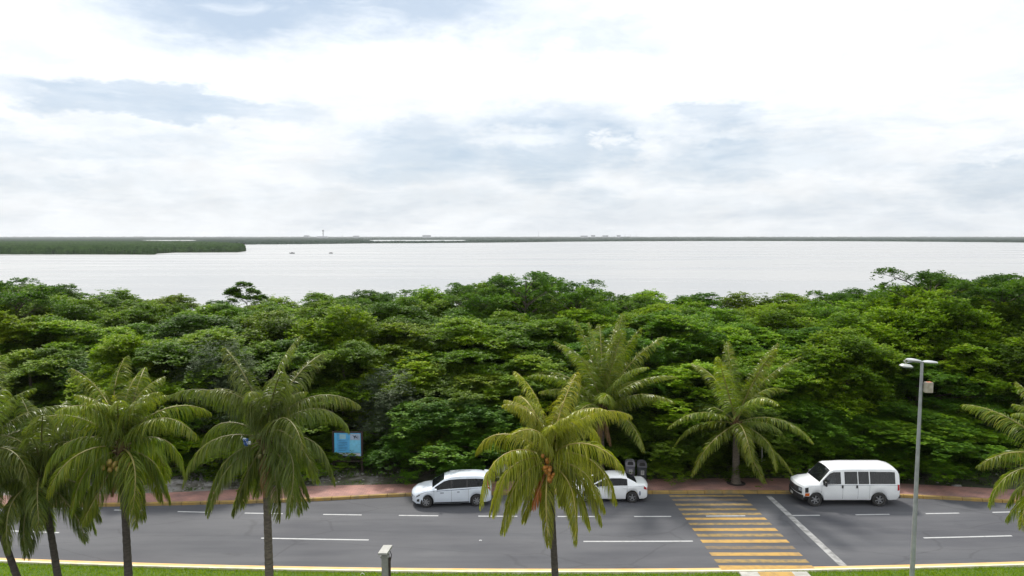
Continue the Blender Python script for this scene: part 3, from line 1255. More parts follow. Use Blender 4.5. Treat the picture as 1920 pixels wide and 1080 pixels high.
def palm(label, crown, Y, foot, tint, seed, Lf=3.9, n=24, e_hi=80, e_lo=-45, droop=1.5, grav=.8, leafl=.85, nuts=None,
         r0=.15, Yfoot=None, dry=(), spear=False, tmat=None, azs=None, wind=0.0, group='coconut palms', bend=.0, ydr=.38):
    rg = random.Random(seed)
    C = V(crown[0], crown[1], Y)
    Yf = Yfoot or Y
    fp = V(foot[0], foot[1], Yf)
    # straight from the foot on the ground through the foot pixel
    base = Vector((fp.x, Yf, 0)) if fp.z < .6 else Vector((fp.x + (fp.x - C.x) * fp.z / max(.5, C.z - fp.z), Yf, 0))
    t = thing('coconut_palm', label, 'palm tree', base, 0, group)
    top = C - base
    mb = MB()
    pts, rd = [], []
    m = int(top.length / .16)
    for i in range(m + 1):
        s = i / m
        p = Vector((top.x * (s + bend * math.sin(math.pi * s)), top.y * s, top.z * s - (.2 if i == 0 else 0)))
        pts.append(p)
        r = r0 * (1 - .28 * s) + r0 * .75 * math.exp(-s * 16)
        rd.append(r * (1.05 if i % 2 else .97))
    mb.tube(pts, rd, 10)
    mb.build('trunk', tmat or M_palmtrunk, t, smooth=40)
    # fibrous crown heart with old leaf bases
    mb = MB()
    mb.lathe([(.13, -.55), (.19, -.35), (.22, -.1), (.17, .2), (.08, .45)], 10, top)
    for i in range(14):
        a = i * 2.4
        d = Vector((math.cos(a), math.sin(a), rg.uniform(-.4, .6)))
        mb.tube([top + Vector((0, 0, -.25)), top + d * .34 + Vector((0, 0, -.1))], [.05, .035], 5)
    mb.build('crown_heart', M_fibre, t, smooth=50)
    mats = PM[tint]
    for i in range(n):
        u = (i + .5) / n
        a = i * 2.39996 + rg.uniform(-.38, .38) + (azs or 0)
        e = e_hi + (e_lo - e_hi) * u ** 1.12 + rg.uniform(-6, 6)
        dr = droop * rg.uniform(.85, 1.15) * (.55 + .6 * min(1, (90 - e) / 60)) * (.85 if e < -10 else 1)
        if e < -20:
            dr *= .55
        L_ = Lf * (.82 + .18 * math.sin(math.pi * min(1, u + .15))) * rg.uniform(.92, 1.06)
        if u < .35:
            L_ *= 1.12
            dr *= ydr + (1 - ydr) * u / .35
        if nuts and -30 < e < 62:
            am = (a + math.pi / 2) % (2 * math.pi)
            am = am - 2 * math.pi if am > math.pi else am
            if abs(am) < .6:
                a += .62 * (1 if am > 0 else -1)
        me = frond_mesh(seed * 100 + i, L_, R(e), dr, mats, grav=grav * (.75 + .4 * u) * rg.uniform(.85, 1.2), leafl=leafl,
                        tw=rg.uniform(-.5, .5), wind=wind, ww=1.2 if Y > 35 else .80)
        o = link('frond', me, t)
        o.location = top + Vector((0, 0, .12 - .3 * u))
        o.rotation_euler = (rg.uniform(-.35, .35), 0, a)
    if Y < 35:
        for j in range(8):
            me = frond_mesh(seed * 100 + 60 + j, Lf * rg.uniform(.62, .85), R(rg.uniform(74, 88)), rg.uniform(1.1, 2.0), mats, grav=grav * .8,
                            leafl=leafl * .85, nleaf=110, tw=rg.uniform(-.6, .6), ww=.8)
            o = link('frond', me, t)
            o.location = top + Vector((0, 0, .22))
            o.rotation_euler = (rg.uniform(-.2, .2), 0, j * .785 + rg.uniform(-.3, .3))
    if spear:
        for j in range(2):
            me = frond_mesh(seed * 100 + 90 + j, Lf * .5, R(84 - 8 * j), .25, PM_spear, grav=.12, leafl=.5, young=True, nleaf=50)
            o = link('frond', me, t)
            o['label'] = 'upright bright yellow young leaf'
            o.location = top + Vector((0, 0, .2))
            o.rotation_euler = (0, 0, 2.6 + j * 1.2)
    for (az_, e_, L_, mm, lb) in dry:
        me = frond_mesh(seed * 100 + 95 + int(az_), L_, R(e_), .5, mm, grav=1.5, leafl=.6, nleaf=55)
        o = link('frond', me, t)
        o['label'] = lb
        o.location = top + Vector((0, 0, -.3))
        o.rotation_euler = (0, 0, R(az_))
    if nuts:
        mat, cnt, off, spread, sz = nuts
        mbn = MB()
        mbn.ball((0, 0, 0), sz, 10, 8, (1, 1, 1.2))
        nm = mbn.mesh('coconut', mat, 60)
        for i in range(cnt):
            o = link('coconut', nm, t)
            o.location = top + Vector(off) + Vector((rg.gauss(0, spread[0]), rg.gauss(0, spread[1]), rg.gauss(0, spread[2])))
            o.rotation_euler = (rg.uniform(-.6, .6), rg.uniform(-.6, .6), 0)
        mbs = MB()
        for i in range(5):
            e = Vector(off) + Vector((rg.gauss(0, spread[0]), rg.gauss(0, spread[1]), -.1))
            mbs.tube([top, top + e * .6 + Vector((0, 0, .1)), top + e], [.03, .02, .012], 5)
        mbs.build('fruit_stalk', mats[1], t)
    return t, top


# near row on the grass
pA, topA = palm('tall dull-green coconut palm with a blue scrap caught on its left frond', (497, 822), 28.6, (505, 1082), 'dull', 1,
                Lf=3.95, n=27, e_hi=86, e_lo=-64, droop=2.3, grav=1.25, leafl=.95, ydr=.62, nuts=(M_nut_g, 6, (.15, -.25, -.5), (.12, .08, .15), .10), r0=.17, azs=.4,
                dry=((285, -72, 1.9, PM_dry, 'brown dry hanging frond'),))
pB, _ = palm('coconut palm with a cluster of yellow coconuts and one bright young leaf', (228, 838), 28.4, (241, 1082), 'green', 2,
             Lf=3.6, n=26, e_hi=86, e_lo=-60, droop=2.3, grav=1.2, leafl=.95, ydr=.6, spear=True, nuts=(M_nut_y, 24, (.15, -.55, -.66), (.30, .12, .12), .09), r0=.16, tmat=M_palmtrunk_dark, azs=1.1,
             dry=((240, -75, 1.5, PM_dry, 'brown dry hanging frond'),))
palm('leaning grey-green palm, second from the left edge', (78, 898), 28.8, (108, 1082), 'dull', 3, Lf=3.5, n=24, e_hi=86, e_lo=-50, droop=2.3, leafl=.95, ydr=.6,
     grav=1.15, r0=.15, tmat=M_palmtrunk_dark, dry=((260, -70, 1.1, PM_dry, 'brown dry hanging frond'),), azs=.2, bend=-.03)
palm('leaning palm cut off by the left edge of the picture', (-48, 858), 28.2, (32, 1082), 'dull', 4, Lf=3.8, n=23, e_hi=84, e_lo=-50, droop=1.8, leafl=.95, r0=.14,
     tmat=M_palmtrunk_dark, azs=.9)
palm('yellowish coconut palm with a bunch of orange coconuts, middle of the grass strip', (1030, 862), 28.6, (1041, 1082), 'yellow', 5, Lf=3.7, n=28, e_hi=86,
     e_lo=-64, droop=2.35, grav=1.3, leafl=.9, ydr=.66, nuts=(M_nut_o, 34, (-.08, -.50, -.24), (.10, .12, .26), .075), r0=.15, tmat=M_palmtrunk_dark,
     dry=((222, -48, 1.7, PM_orange, 'orange dead frond tip'),), azs=.75)
palm('palm with yellow-edged fronds reaching in from the right edge', (2000, 880), 27.5, (2000, 1082), 'green', 8, Lf=3.6, n=24, e_hi=82, e_lo=-45, droop=1.5,
     r0=.16, dry=((205, -35, 2.3, PM_dry, 'brown dry hanging frond'),), azs=.3)
# two beyond the road
gF = G(1125, 893, .1)
palm('upright dark palm on the verge above the parked sedan', (1128, 765), gF.y + .4, (1125, 893), 'green', 6, Lf=5.4, n=26, e_hi=88, e_lo=8, droop=1.05,
     grav=.65, leafl=.9, r0=.24, dry=((250, -62, 2.0, PM_dry, 'brown dry hanging frond'), (305, -58, 2.0, PM_dry, 'brown dry hanging frond')), azs=.1)
gG = G(1380, 906, .15)
palm('open green palm standing in the red sidewalk by the crossing', (1380, 792), gG.y, (1380, 906), 'green', 7, Lf=4.9, n=22, e_hi=87, e_lo=-42, droop=1.2,
     grav=.65, leafl=.75, r0=.23, azs=.6)
# its planting hole
mb = MB()
mb.lathe([(.52, 0), (.55, .012), (.40, .03)], 18, (0, 0, 0))
o = mb.build('planting_hole', pmat('damp_soil', (.035, .025, .022), rough=.95))
o.location = (gG.x, gG.y, .150)
struct(o)

# scrap caught in the palm
mb = MB()
q = V(461, 829, 27.2)
for (dx, dz, w_, h_, mi) in ((0, 0, .16, .26, 0), (.10, -.03, .14, .12, 1), (-.05, .1, .10, .1, 1), (.02, -.1, .12, .1, 0)):
    n_ = 5
    for i in range(n_):
        for j in range(n_):
            pass
    vs_, fs = [], []
    for i in range(n_):
        for j in range(n_):
            a, b = i / (n_ - 1) - .5, j / (n_ - 1) - .5
            vs_.append((q.x + dx + a * w_, q.y + .05 * math.sin(a * 9 + j) + .03 * math.cos(b * 11), q.z + dz + b * h_ + .02 * math.sin(i * 3)))
    for i in range(n_ - 1):
        for j in range(n_ - 1):
            fs.append((i * n_ + j, (i + 1) * n_ + j, (i + 1) * n_ + j + 1, i * n_ + j + 1))
    mb.add(vs_, fs, mi)
o = mb.build('plastic_bag', [pmat('blue_plastic', (.05, .12, .32), rough=.3), pmat('white_plastic', (.6, .65, .7), rough=.35)], smooth=60)
tag(o, 'torn blue and white plastic scrap caught on a palm frond', 'bag')

# ------------------------------------------------------------------ grass strip
rg_ = np.random.default_rng(9)
n = 60000
gx_ = rg_.uniform(-26, 26, n)
gy_ = np.array([near_e(x) for x in gx_]) - .17 - rg_.random(n) ** 1.2 * 2.2
keep = ~((gx_ > G(1386, 1077).x - .02) & (gx_ < G(1514, 1077).x + .02) & (gy_ < cy - .15))
gx_, gy_ = gx_[keep], gy_[keep]
n = len(gx_)
base = np.stack([gx_, gy_, np.full(n, -.0)], 1)
an = rg_.random(n) * 6.28
d = unit(np.stack([np.cos(an) * .6, np.sin(an) * .6, np.ones(n)], 1))
nr = np.stack([np.cos(an + 1.5), np.sin(an + 1.5), np.full(n, .1)], 1)
ln = rg_.uniform(.06, .13, n)
M_grass = leafmat('lawn_grass', [(.11, .20, .006), (.16, .26, .008), (.22, .31, .012), (.30, .34, .03)], rough=.7, trans=.35, objvar=0.0, spec=.1)
me = leaves_mesh('grass', base, d, nr, ln, np.full(n, .022), rg_.random(n), M_grass)
o = link('grass', me)
tag(o, 'strip of short bright green lawn grass along the near kerb', 'grass', kind='stuff')
struct(sheet('lawn', lambda x: near_e(x) - 6, lambda x: near_e(x) - .17, .0, .0,
             pmat('lawn_soil', (.07, .13, .018), (.10, .16, .025), scale=1.2, rough=.9), rows=2))

# weeds on the verge
n = 9000
wx = rg_.uniform(-34, 34, n)
wy = np.array([walk_b(x) for x in wx]) + rg_.random(n) * 4.5 + .05
den = np.array([mnoise.noise(Vector((x * .45, y * .9, 5))) for x, y in zip(wx, wy)])
k_ = den > .02
wx, wy = wx[k_], wy[k_]
B, D_, N_, L_, R__ = [], [], [], [], []
for x, y in zip(wx, wy):
    for j in range(3):
        a = rg_.random() * 6.28
        B.append((x + rg_.normal() * .06, y + rg_.normal() * .06, .03))
        D_.append((math.cos(a) * .7, math.sin(a) * .7, rg_.uniform(.4, 1.2)))
        N_.append((0, 0, 1.0))
        L_.append(rg_.uniform(.08, .24))
        R__.append(rg_.random())
B, D_, N_, L_ = np.array(B), unit(np.array(D_)), np.array(N_) + rg_.normal(size=(len(B), 3)) * .2, np.array(L_)
o = link('weeds', leaves_mesh('weeds', B, D_, N_, L_, L_ * .35, np.array(R__), leafmat('weed_leaves', DARK, rough=.6, trans=.2, objvar=0)))
tag(o, 'low dark weeds in patches on the rubble verge', 'weeds', kind='stuff')

# limestone rubble on the verge
def rock_mesh(seed, mat=None):
    rg = random.Random(seed)
    mb = MB()
    mb.ball((0, 0, 0), 1, 8, 5)
    vv = []
    for v in mb.v:
        p = Vector(v)
        k = 1 + .35 * mnoise.noise(p * 1.3 + Vector((seed * 3.1, 0, 0)))
        vv.append((p.x * k, p.y * k, p.z * k * .6))
    mb.v = vv
    return mb.mesh('rock', mat or M_lime)


rm = [rock_mesh(i) for i in range(4)]
mb = MB()
rr = random.Random(77)
for i in range(900):
    x = rr.uniform(-30, 30)
    if rr.random() < .75:
        x = rr.uniform(G(300, 900).x, G(640, 900).x)
    y = walk_b(x) + rr.uniform(.1, 3.4)
    s_ = rr.uniform(.03, .11)
    o = len(mb.v)
    src = rm[i % 4]
    c, s2 = math.cos(i), math.sin(i)
    mb.add([(x + (v.co.x * c - v.co.y * s2) * s_, y + (v.co.x * s2 + v.co.y * c) * s_, .08 + v.co.z * s_) for v in src.vertices],
           [tuple(p.vertices) for p in src.polygons])
o = mb.build('rubble', M_lime)
tag(o, 'loose pale limestone rubble scattered on the verge', 'rubble', kind='stuff')
for i, (px, py, s_, lb) in enumerate([(935, 893, .55, 'grey boulder on the verge behind the minivan roof'), (955, 889, .4, 'smaller grey boulder beside the one behind the minivan'),
                              (330, 905, .45, 'pale flat limestone slab on the verge at left'), (400, 908, .38, 'pale limestone lump right of the flat slab'),
                              (1795, 912, .22, 'small pale stone on the verge right of the lamp post'), (560, 897, .3, 'pale stone on the verge between palm and notice board')]):
    p = G(px, py, .1)
    o = link('rock', rm[i % 4])
    o.location = (p.x, p.y, .12)
    o.scale = (s_ * 1.5, s_ * .8, s_ * .7)
    tag(o, lb, 'rock')

# ------------------------------------------------------------------ vehicles
M_glass, nt, b = newmat('tinted_glass')
b.inputs['Base Color'].default_value = (.012, .014, .016, 1)
b.inputs['Roughness'].default_value = .04
b.inputs['Specular IOR Level'].default_value = .95
tr_ = nt.nodes.new('ShaderNodeBsdfTransparent')
tr_.inputs[0].default_value = (.55, .6, .58, 1)
ms = nt.nodes.new('ShaderNodeMixShader')
ms.inputs[0].default_value = .30
nt.links.new(b.outputs[0], ms.inputs[1])
nt.links.new(tr_.outputs[0], ms.inputs[2])
nt.links.new(ms.outputs[0], nt.nodes['Material Output'].inputs[0])
M_glass_dark = M_glass.copy()
M_glass_dark.name = 'dark_tinted_glass'
M_glass_dark.node_tree.nodes['Principled BSDF'].inputs['Specular IOR Level'].default_value = .35
M_car_white = pmat('white_car_paint', (.78, .80, .83), (.74, .76, .78), scale=2, rough=.28, coat=.8)
M_car_silver = pmat('pearl_car_paint', (.68, .74, .82), (.65, .70, .78), scale=2, rough=.28, coat=.8)
M_van_white = pmat('white_van_paint', (.79, .81, .83), (.74, .76, .78), scale=1.5, rough=.33, coat=.5)
M_black = pmat('black_plastic', (.02, .02, .022), rough=.5)
M_lining = pmat('dark_interior', (.03, .03, .032), rough=.85)
M_seat = pmat('grey_seat', (.10, .10, .11), rough=.9)
M_tyre = pmat('tyre_rubber', (.022, .022, .023), (.04, .038, .036), scale=9, rough=.85)
M_rim = pmat('alloy_rim', (.42, .43, .45), (.30, .30, .31), scale=8, rough=.35, metal=.7)
M_red = pmat('red_lamp', (.42, .012, .02), (.3, .01, .02), rough=.15, coat=.6)
M_amber = pmat('amber_lamp', (.65, .14, .02), rough=.2, coat=.6)
M_clear = pmat('clear_lamp', (.45, .47, .5), (.25, .27, .3), scale=20, rough=.12, coat=.8)
M_stripe = pmat('blue_stripe', (.035, .06, .14), rough=.35)
M_seam = pmat('panel_gap', (.05, .05, .055), rough=.9)
M_chrome = pmat('chrome', (.6, .6, .62), rough=.15, metal=1)
M_plate = pmat('number_plate', (.55, .55, .52), rough=.5)


class Car:
    def __init__(s, rows, axles, R_, W, H_, fr=.22, rr=.10, fx=1.1, rx=.6):
        rows = sorted(rows)
        s.X = np.array([r[0] for r in rows])
        s.T = np.array([r[1:] for r in rows])      # zbot zbelt zre zrc wlow wbelt wroof
        s.axles, s.Ra, s.W, s.H = axles, R_, W, H_
        s.fr, s.rr, s.fx, s.rx = fr, rr, fx, rx
        s.x0, s.x1 = s.X[0], s.X[-1]

    def prm(s, x):
        return [float(np.interp(x, s.X, s.T[:, k])) for k in range(7)]

    def sec(s, x):
        zb, zl, ze, zc, wl, wb, wr = s.prm(x)
        for a in s.axles:
            d = abs(x - a)
            if d < s.Ra:
                zb = max(zb, .30 + math.sqrt(max(0, s.Ra**2 - d * d)) + .02)
        zm = zb + (zl - zb) * .45
        lo = (wl, zb + min(.10, (zl - zb) * .3))
        zl2 = max(zl, zb + .02)
        P = [(wl - .05, zb), lo, (wb, max(zm, lo[1] + .01)), (wb - .005, zl2 - .10 * (zl2 - zb)), (wb - .02, zl2)]
        a, b_ = P[4], (wr, ze)
        for t in (.10, .90):
            bulge = .012 * math.sin(math.pi * t)
            P.append((a[0] + (b_[0] - a[0]) * t + bulge, a[1] + (b_[1] - a[1]) * t))
        P.append(b_)                                   # 7 roof edge
        P.append((wr * .92, ze + (zc - ze) * .42))     # 8
        P.append((wr * .74, ze + (zc - ze) * .72))
        P.append((wr * .4, ze + (zc - ze) * .95))
        P.append((0, zc))                              # 11
        return P

    def warp(s, x, y):
        k = (abs(y) / (s.W / 2)) ** 2.6
        if x < s.x0 + s.fx:
            t = (s.x0 + s.fx - x) / s.fx
            return x + s.fr * k * t
        if x > s.x1 - s.rx:
            t = (x - s.x1 + s.rx) / s.rx
            return x - s.rr * k * t
        return x

    def P(s, x, v, side=1, off=0.0):
        """v runs 0..11 over the section points; side -1 is the camera side (-Y)"""
        S_ = s.sec(x)
        i = min(10, int(v))
        f = v - i
        a, b_ = S_[i], S_[i + 1]
        y, z = a[0] + (b_[0] - a[0]) * f, a[1] + (b_[1] - a[1]) * f
        n_ = (b_[1] - a[1], -(b_[0] - a[0]))
        l_ = math.hypot(*n_) or 1
        y += n_[0] / l_ * off
        z += n_[1] / l_ * off
        return Vector((s.warp(x, y), side * y, z))

    def stations(s, extra):
        xs = set(np.round(np.arange(s.x0, s.x1, .085), 4).tolist()) | set(s.X.tolist()) | set(extra) | {s.x1}
        for a in s.axles:
            for t in np.linspace(0, math.pi, 19):
                xs.add(round(a - s.Ra * math.cos(t), 4))
        xs = sorted(xs)
        o = [xs[0]]
        keep = set(s.X.tolist()) | set(extra) | {s.x1}
        for x in xs[1:]:
            if x - o[-1] < .012 and x not in keep:
                continue
            o.append(x)
        return o

    def body(s, mat, parent, side_open, top_open, lining=True):
        """side_open / top_open: list of (x0,x1) glass openings"""
        ex = [x for r in side_open + top_open for x in r]
        xs = s.stations(ex)
        for tagn, m_, sc in (('body', mat, 0.0), ('interior_trim', M_lining, -.025)):
            mb = MB()
            idx = {}

            def vid(i, j, sd):
                key = (i, j, sd if j < 11 else 1)
                if key not in idx:
                    idx[key] = len(mb.v)
                    mb.v.append(tuple(s.P(xs[i], min(j, 11), sd, sc) if j < 11 else s.P(xs[i], 10.9999, 1, sc) * 1.0))
                    if j == 11:
                        p = mb.v[-1]
                        mb.v[-1] = (p[0], 0.0, p[2])
                return idx[key]
            for i in range(len(xs) - 1):
                xm = (xs[i] + xs[i + 1]) / 2
                for sd in (-1, 1):
                    for j in range(11):
                        if j == 5 and any(a < xm < b_ for a, b_ in side_open):
                            continue
                        if j >= 8 and any(a < xm < b_ for a, b_ in top_open):
                            continue
                        q = (vid(i, j, sd), vid(i + 1, j, sd), vid(i + 1, j + 1, sd), vid(i, j + 1, sd))
                        mb.f.append(q if sd < 0 else q[::-1])
                        mb.m.append(0)
                # underside
                q = (vid(i, 0, 1), vid(i + 1, 0, 1), vid(i + 1, 0, -1), vid(i, 0, -1))
                mb.f.append(q)
                mb.m.append(0)
            if sc == 0:
                for i, rev in ((0, False), (len(xs) - 1, True)):
                    # end cap as a curved grid
                    nn = 12
                    for j in range(11):
                        rowa, rowb = [], []
                        for k in range(nn + 1):
                            u = -1 + 2 * k / nn
                            for row, jj in ((rowa, j), (rowb, j + 1)):
                                y, z = s.sec(xs[i])[jj]
                                y *= u
                                row.append((s.warp(xs[i], y), y, z))
                        mb.strip(rowb, rowa) if rev else mb.strip(rowa, rowb)
            mb.build(tagn, m_, parent, smooth=32)

    def patch(s, name, mat, parent, xa, xb, va, vb, side, off=.006, nx=8, nv=3, shape=None):
        mb = MB()
        g = []
        for i in range(nx + 1):
            x = xa + (xb - xa) * i / nx
            a, b_ = (va, vb) if shape is None else shape(i / nx)
            g.append([s.P(x, a + (b_ - a) * k / nv, side, off) for k in range(nv + 1)])
        for i in range(nx):
            for k in range(nv):
                q = [g[i][k], g[i + 1][k], g[i + 1][k + 1], g[i][k + 1]]
                mb.add(q if side < 0 else q[::-1], [(0, 1, 2, 3)])
        return mb.build(name, mat, parent, smooth=40)

    def glass_top(s, name, xa, xb, parent, nx=6):
        mb = MB()
        vs_ = [8, 8.5, 9, 9.5, 10, 10.5, 10.999]
        for i in range(nx):
            x, x2 = xa + (xb - xa) * i / nx, xa + (xb - xa) * (i + 1) / nx
            A = [s.P(x, v, -1, -.004) for v in vs_] + [s.P(x, v, 1, -.004) for v in vs_[::-1]]
            B_ = [s.P(x2, v, -1, -.004) for v in vs_] + [s.P(x2, v, 1, -.004) for v in vs_[::-1]]
            mb.strip(A, B_)
        return mb.build(name, M_glass, parent, smooth=60)

    def cap_patch(s, name, mat, parent, front, y0, y1, z0, z1, off=.012, ny=8, depth=.0):
        mb = MB()
        x = s.x0 if front else s.x1
        sg = -1 if front else 1
        r0 = [(s.warp(x, y0 + (y1 - y0) * k / ny) + sg * off, y0 + (y1 - y0) * k / ny, z0) for k in range(ny + 1)]
        r1 = [(p[0], p[1], z1) for p in r0]
        b0 = [(p[0] - sg * (off + .05), p[1], p[2]) for p in r0]
        b1 = [(p[0] - sg * (off + .05), p[1], p[2]) for p in r1]
        for A, B_ in ((r1, r0), (b1, r1), (r0, b0)):
            mb.strip(A, B_) if not front else mb.strip(B_, A)
        mb.add([r0[0], r1[0], b1[0], b0[0]], [(0, 1, 2, 3)])
        mb.add([r0[-1], r1[-1], b1[-1], b0[-1]], [(3, 2, 1, 0)])
        return mb.build(name, mat, parent, smooth=40)


def wheel(parent, x, y, r, wd, spokes=5, hub=None):
    sg = -1 if y < 0 else 1
    mb = MB()
    mb.lathe([(r * .62, -wd / 2), (r * .9, -wd / 2 - .004), (r * .985, -wd * .36), (r, 0), (r * .985, wd * .36), (r * .9, wd / 2 + .004), (r * .62, wd / 2)], 32, (0, 0, 0), 'Y', cap=False)
    ty = mb.build('wheel', M_tyre, parent, smooth=50)
    ty.location = (x, y, r)
    mb = MB()
    yo = sg * wd * .42
    mb.lathe([(r * .66, yo * .6), (r * .66, yo * 1.12), (r * .60, yo * 1.12), (r * .57, yo * .7)], 32, (0, 0, 0), 'Y', cap=False)
    mb.lathe([(r * .14, yo * .6), (r * .14, yo * 1.08), (r * .10, yo * 1.18), (.01, yo * 1.18)], 12, (0, 0, 0), 'Y')
    for k in range(spokes):
        a = 2 * math.pi * k / spokes + .3
        d = Vector((math.cos(a), 0, math.sin(a)))
        n_ = Vector((-d.z, 0, d.x))
        w0, w1 = r * .10, r * .085
        pts = []
        for q, w_ in ((r * .1, w0), (r * .60, w1)):
            for sy in (yo * .85, yo * 1.08):
                for sx in (-1, 1):
                    pts.append(d * q + n_ * w_ * sx + Vector((0, sy, 0)))
        mb.add(pts, [(0, 1, 3, 2), (4, 6, 7, 5), (0, 2, 6, 4), (1, 5, 7, 3), (2, 3, 7, 6), (0, 4, 5, 1)])
    rim = mb.build('rim', M_rim, ty, smooth=35)
    mb = MB()
    mb.lathe([(r * .58, yo * .5), (.01, yo * .5)], 20, (0, 0, 0), 'Y')
    mb.build('brake_disc', M_black, ty)
    return ty


def seam(car, parent, xs_, va=0.6, vb=4.0, side=-1, wd=.010):
    mb = MB()
    for x in xs_:
        n_ = 10
        A = [car.P(x - wd / 2, va + (vb - va) * k / n_, side, .0025) for k in range(n_ + 1)]
        B_ = [car.P(x + wd / 2, va + (vb - va) * k / n_, side, .0025) for k in range(n_ + 1)]
        mb.strip(A, B_) if side > 0 else mb.strip(B_, A)
    return mb.build('door_seam', M_seam, parent)


def seats(parent, rows_, z0, wd):
    for x in rows_:
        for y in (-wd, wd):
            mb = MB()
            mb.box((x, y, z0), (.48, .48, .16), ch=.03)
            mb.box((x + .24, y, z0 + .36), (.14, .46, .62), tilt=(0, .18), ch=.03)
            mb.box((x + .33, y, z0 + .76), (.09, .26, .16), tilt=(0, .18), ch=.02)
            mb.build('seat', M_seat, parent, smooth=40)


def driver(parent_label, loc, rz, shirt, seed=0):
    """seated figure grown over a jointed skeleton, facing -X, hands on the wheel"""
    J = [((0, 0, 0), .15), ((.02, 0, .22), .15), ((.05, 0, .42), .165), ((.05, 0, .54), .085), ((.03, 0, .60), .062),
         ((.02, 0, .68), .088), ((.01, 0, .77), .098), ((.015, 0, .84), .075),
         ((.05, -.19, .48), .07), ((-.10, -.24, .28), .05), ((-.33, -.17, .36), .038), ((-.40, -.15, .39), .036),
         ((.05, .19, .48), .07), ((-.10, .24, .28), .05), ((-.33, .17, .36), .038), ((-.40, .15, .39), .036),
         ((-.10, -.11, -.01), .10), ((-.46, -.13, .08), .072), ((-.62, -.13, -.28), .05), ((-.74, -.13, -.33), .045),
         ((-.10, .11, -.01), .10), ((-.46, .13, .08), .072), ((-.62, .13, -.28), .05), ((-.74, .13, -.33), .045)]
    E = [(0, 1), (1, 2), (2, 3), (3, 4), (4, 5), (5, 6), (6, 7), (2, 8), (8, 9), (9, 10), (10, 11), (2, 12), (12, 13), (13, 14), (14, 15),
         (0, 16), (16, 17), (17, 18), (18, 19), (0, 20), (20, 21), (21, 22), (22, 23)]
    me = bpy.data.meshes.new('person')
    me.from_pydata([j[0] for j in J], E, [])
    o = bpy.data.objects.new('person', me)
    COL.objects.link(o)
    md = o.modifiers.new('skin', 'SKIN')
    for i, (_, r) in enumerate(J):
        me.skin_vertices[0].data[i].radius = (r, r) if False else (r * .85, r)
    me.skin_vertices[0].data[0].use_root = True
    o.modifiers.new('sub', 'SUBSURF').levels = 1
    o.modifiers['sub'].render_levels = 1
    o.location = loc
    o.rotation_euler = (0, 0, rz)
    me.materials.append(shirt)
    tag(o, parent_label, 'person')
    mb = MB()
    mb.ball((.03, 0, .80), .105, 12, 8, (1, .9, .9))
    mb.build('hair', pmat('dark_hair', (.02, .015, .012), rough=.7), o, smooth=60)
    mb = MB()
    mb.ball((-.035, 0, .745), .085, 12, 8, (.9, .85, 1.25))
    mb.box((-.118, 0, .74), (.03, .022, .04), ch=.006)
    for sy in (-1, 1):
        mb.ball((.01, sy * .085, .745), .022, 6, 5, (1, .5, 1.3))
        hb = Vector((-.40, sy * .15, .39))
        mb.ball(hb, .042, 8, 6, (1.2, .7, .9))
        for k in range(4):
            mb.tube([hb + Vector((-.03, sy * (-.02 + .014 * k), .01)), hb + Vector((-.07, sy * (-.02 + .014 * k), .02)), hb + Vector((-.078, sy * (-.02 + .014 * k), -.02))],
                    [.009, .008, .007], 5)
        mb.tube([hb + Vector((0, -sy * .03, 0)), hb + Vector((-.035, -sy * .05, .01)), hb + Vector((-.06, -sy * .045, .0))], [.011, .01, .008], 5)
    mb.build('face_and_hands', pmat('skin', (.30, .16, .10), rough=.55), o, smooth=60)
    return o


# ---- 1: the van
#   x      zbot  zbelt  zre   zrc   wlow  wbelt wroof
vr = [(-2.72, .42, .96, 1.00, 1.04, .90, .93, .86), (-2.66, .36, 1.04, 1.09, 1.13, .93, .96, .88),
      (-2.30, .34, 1.10, 1.17, 1.22, .96, .99, .90), (-1.72, .34, 1.15, 1.22, 1.28, .97, 1.0, .90),
      (-1.06, .34, 1.17, 1.86, 1.99, .97, 1.0, .84), (-.86, .34, 1.17, 1.93, 2.09, .97, 1.0, .82),
      (0, .34, 1.17, 1.95, 2.14, .97, 1.0, .82), (2.2, .34, 1.17, 1.95, 2.14, .97, 1.0, .82),
      (2.55, .36, 1.17, 1.90, 2.06, .96, .99, .80), (2.70, .42, 1.16, 1.80, 1.92, .94, .97, .78), (2.76, .46, 1.15, 1.70, 1.78, .92, .95, .77)]
vf, vrr = G(1528, 950), G(1649, 950)
vc = (vf + vrr) / 2
vrz = math.atan2(vrr.y - vf.y, vrr.x - vf.x)
van = Car(vr, (-1.88, 1.60), .45, 2.0, 2.14, fr=.26, rr=.06, fx=1.6, rx=.4)
t = thing('passenger_van', 'white passenger van with black grille facing the crossing', 'van',
          (vc.x + .14, vc.y + 1.0, 0), vrz + R(0))
so_ = [(-1.50, -.50), (-.28, .40), (.47, 1.02), (1.10, 2.46)]
van.body(M_van_white, t, so_, [(-1.66, -1.04)])
van.glass_top('windshield', -1.66, -1.04, t)
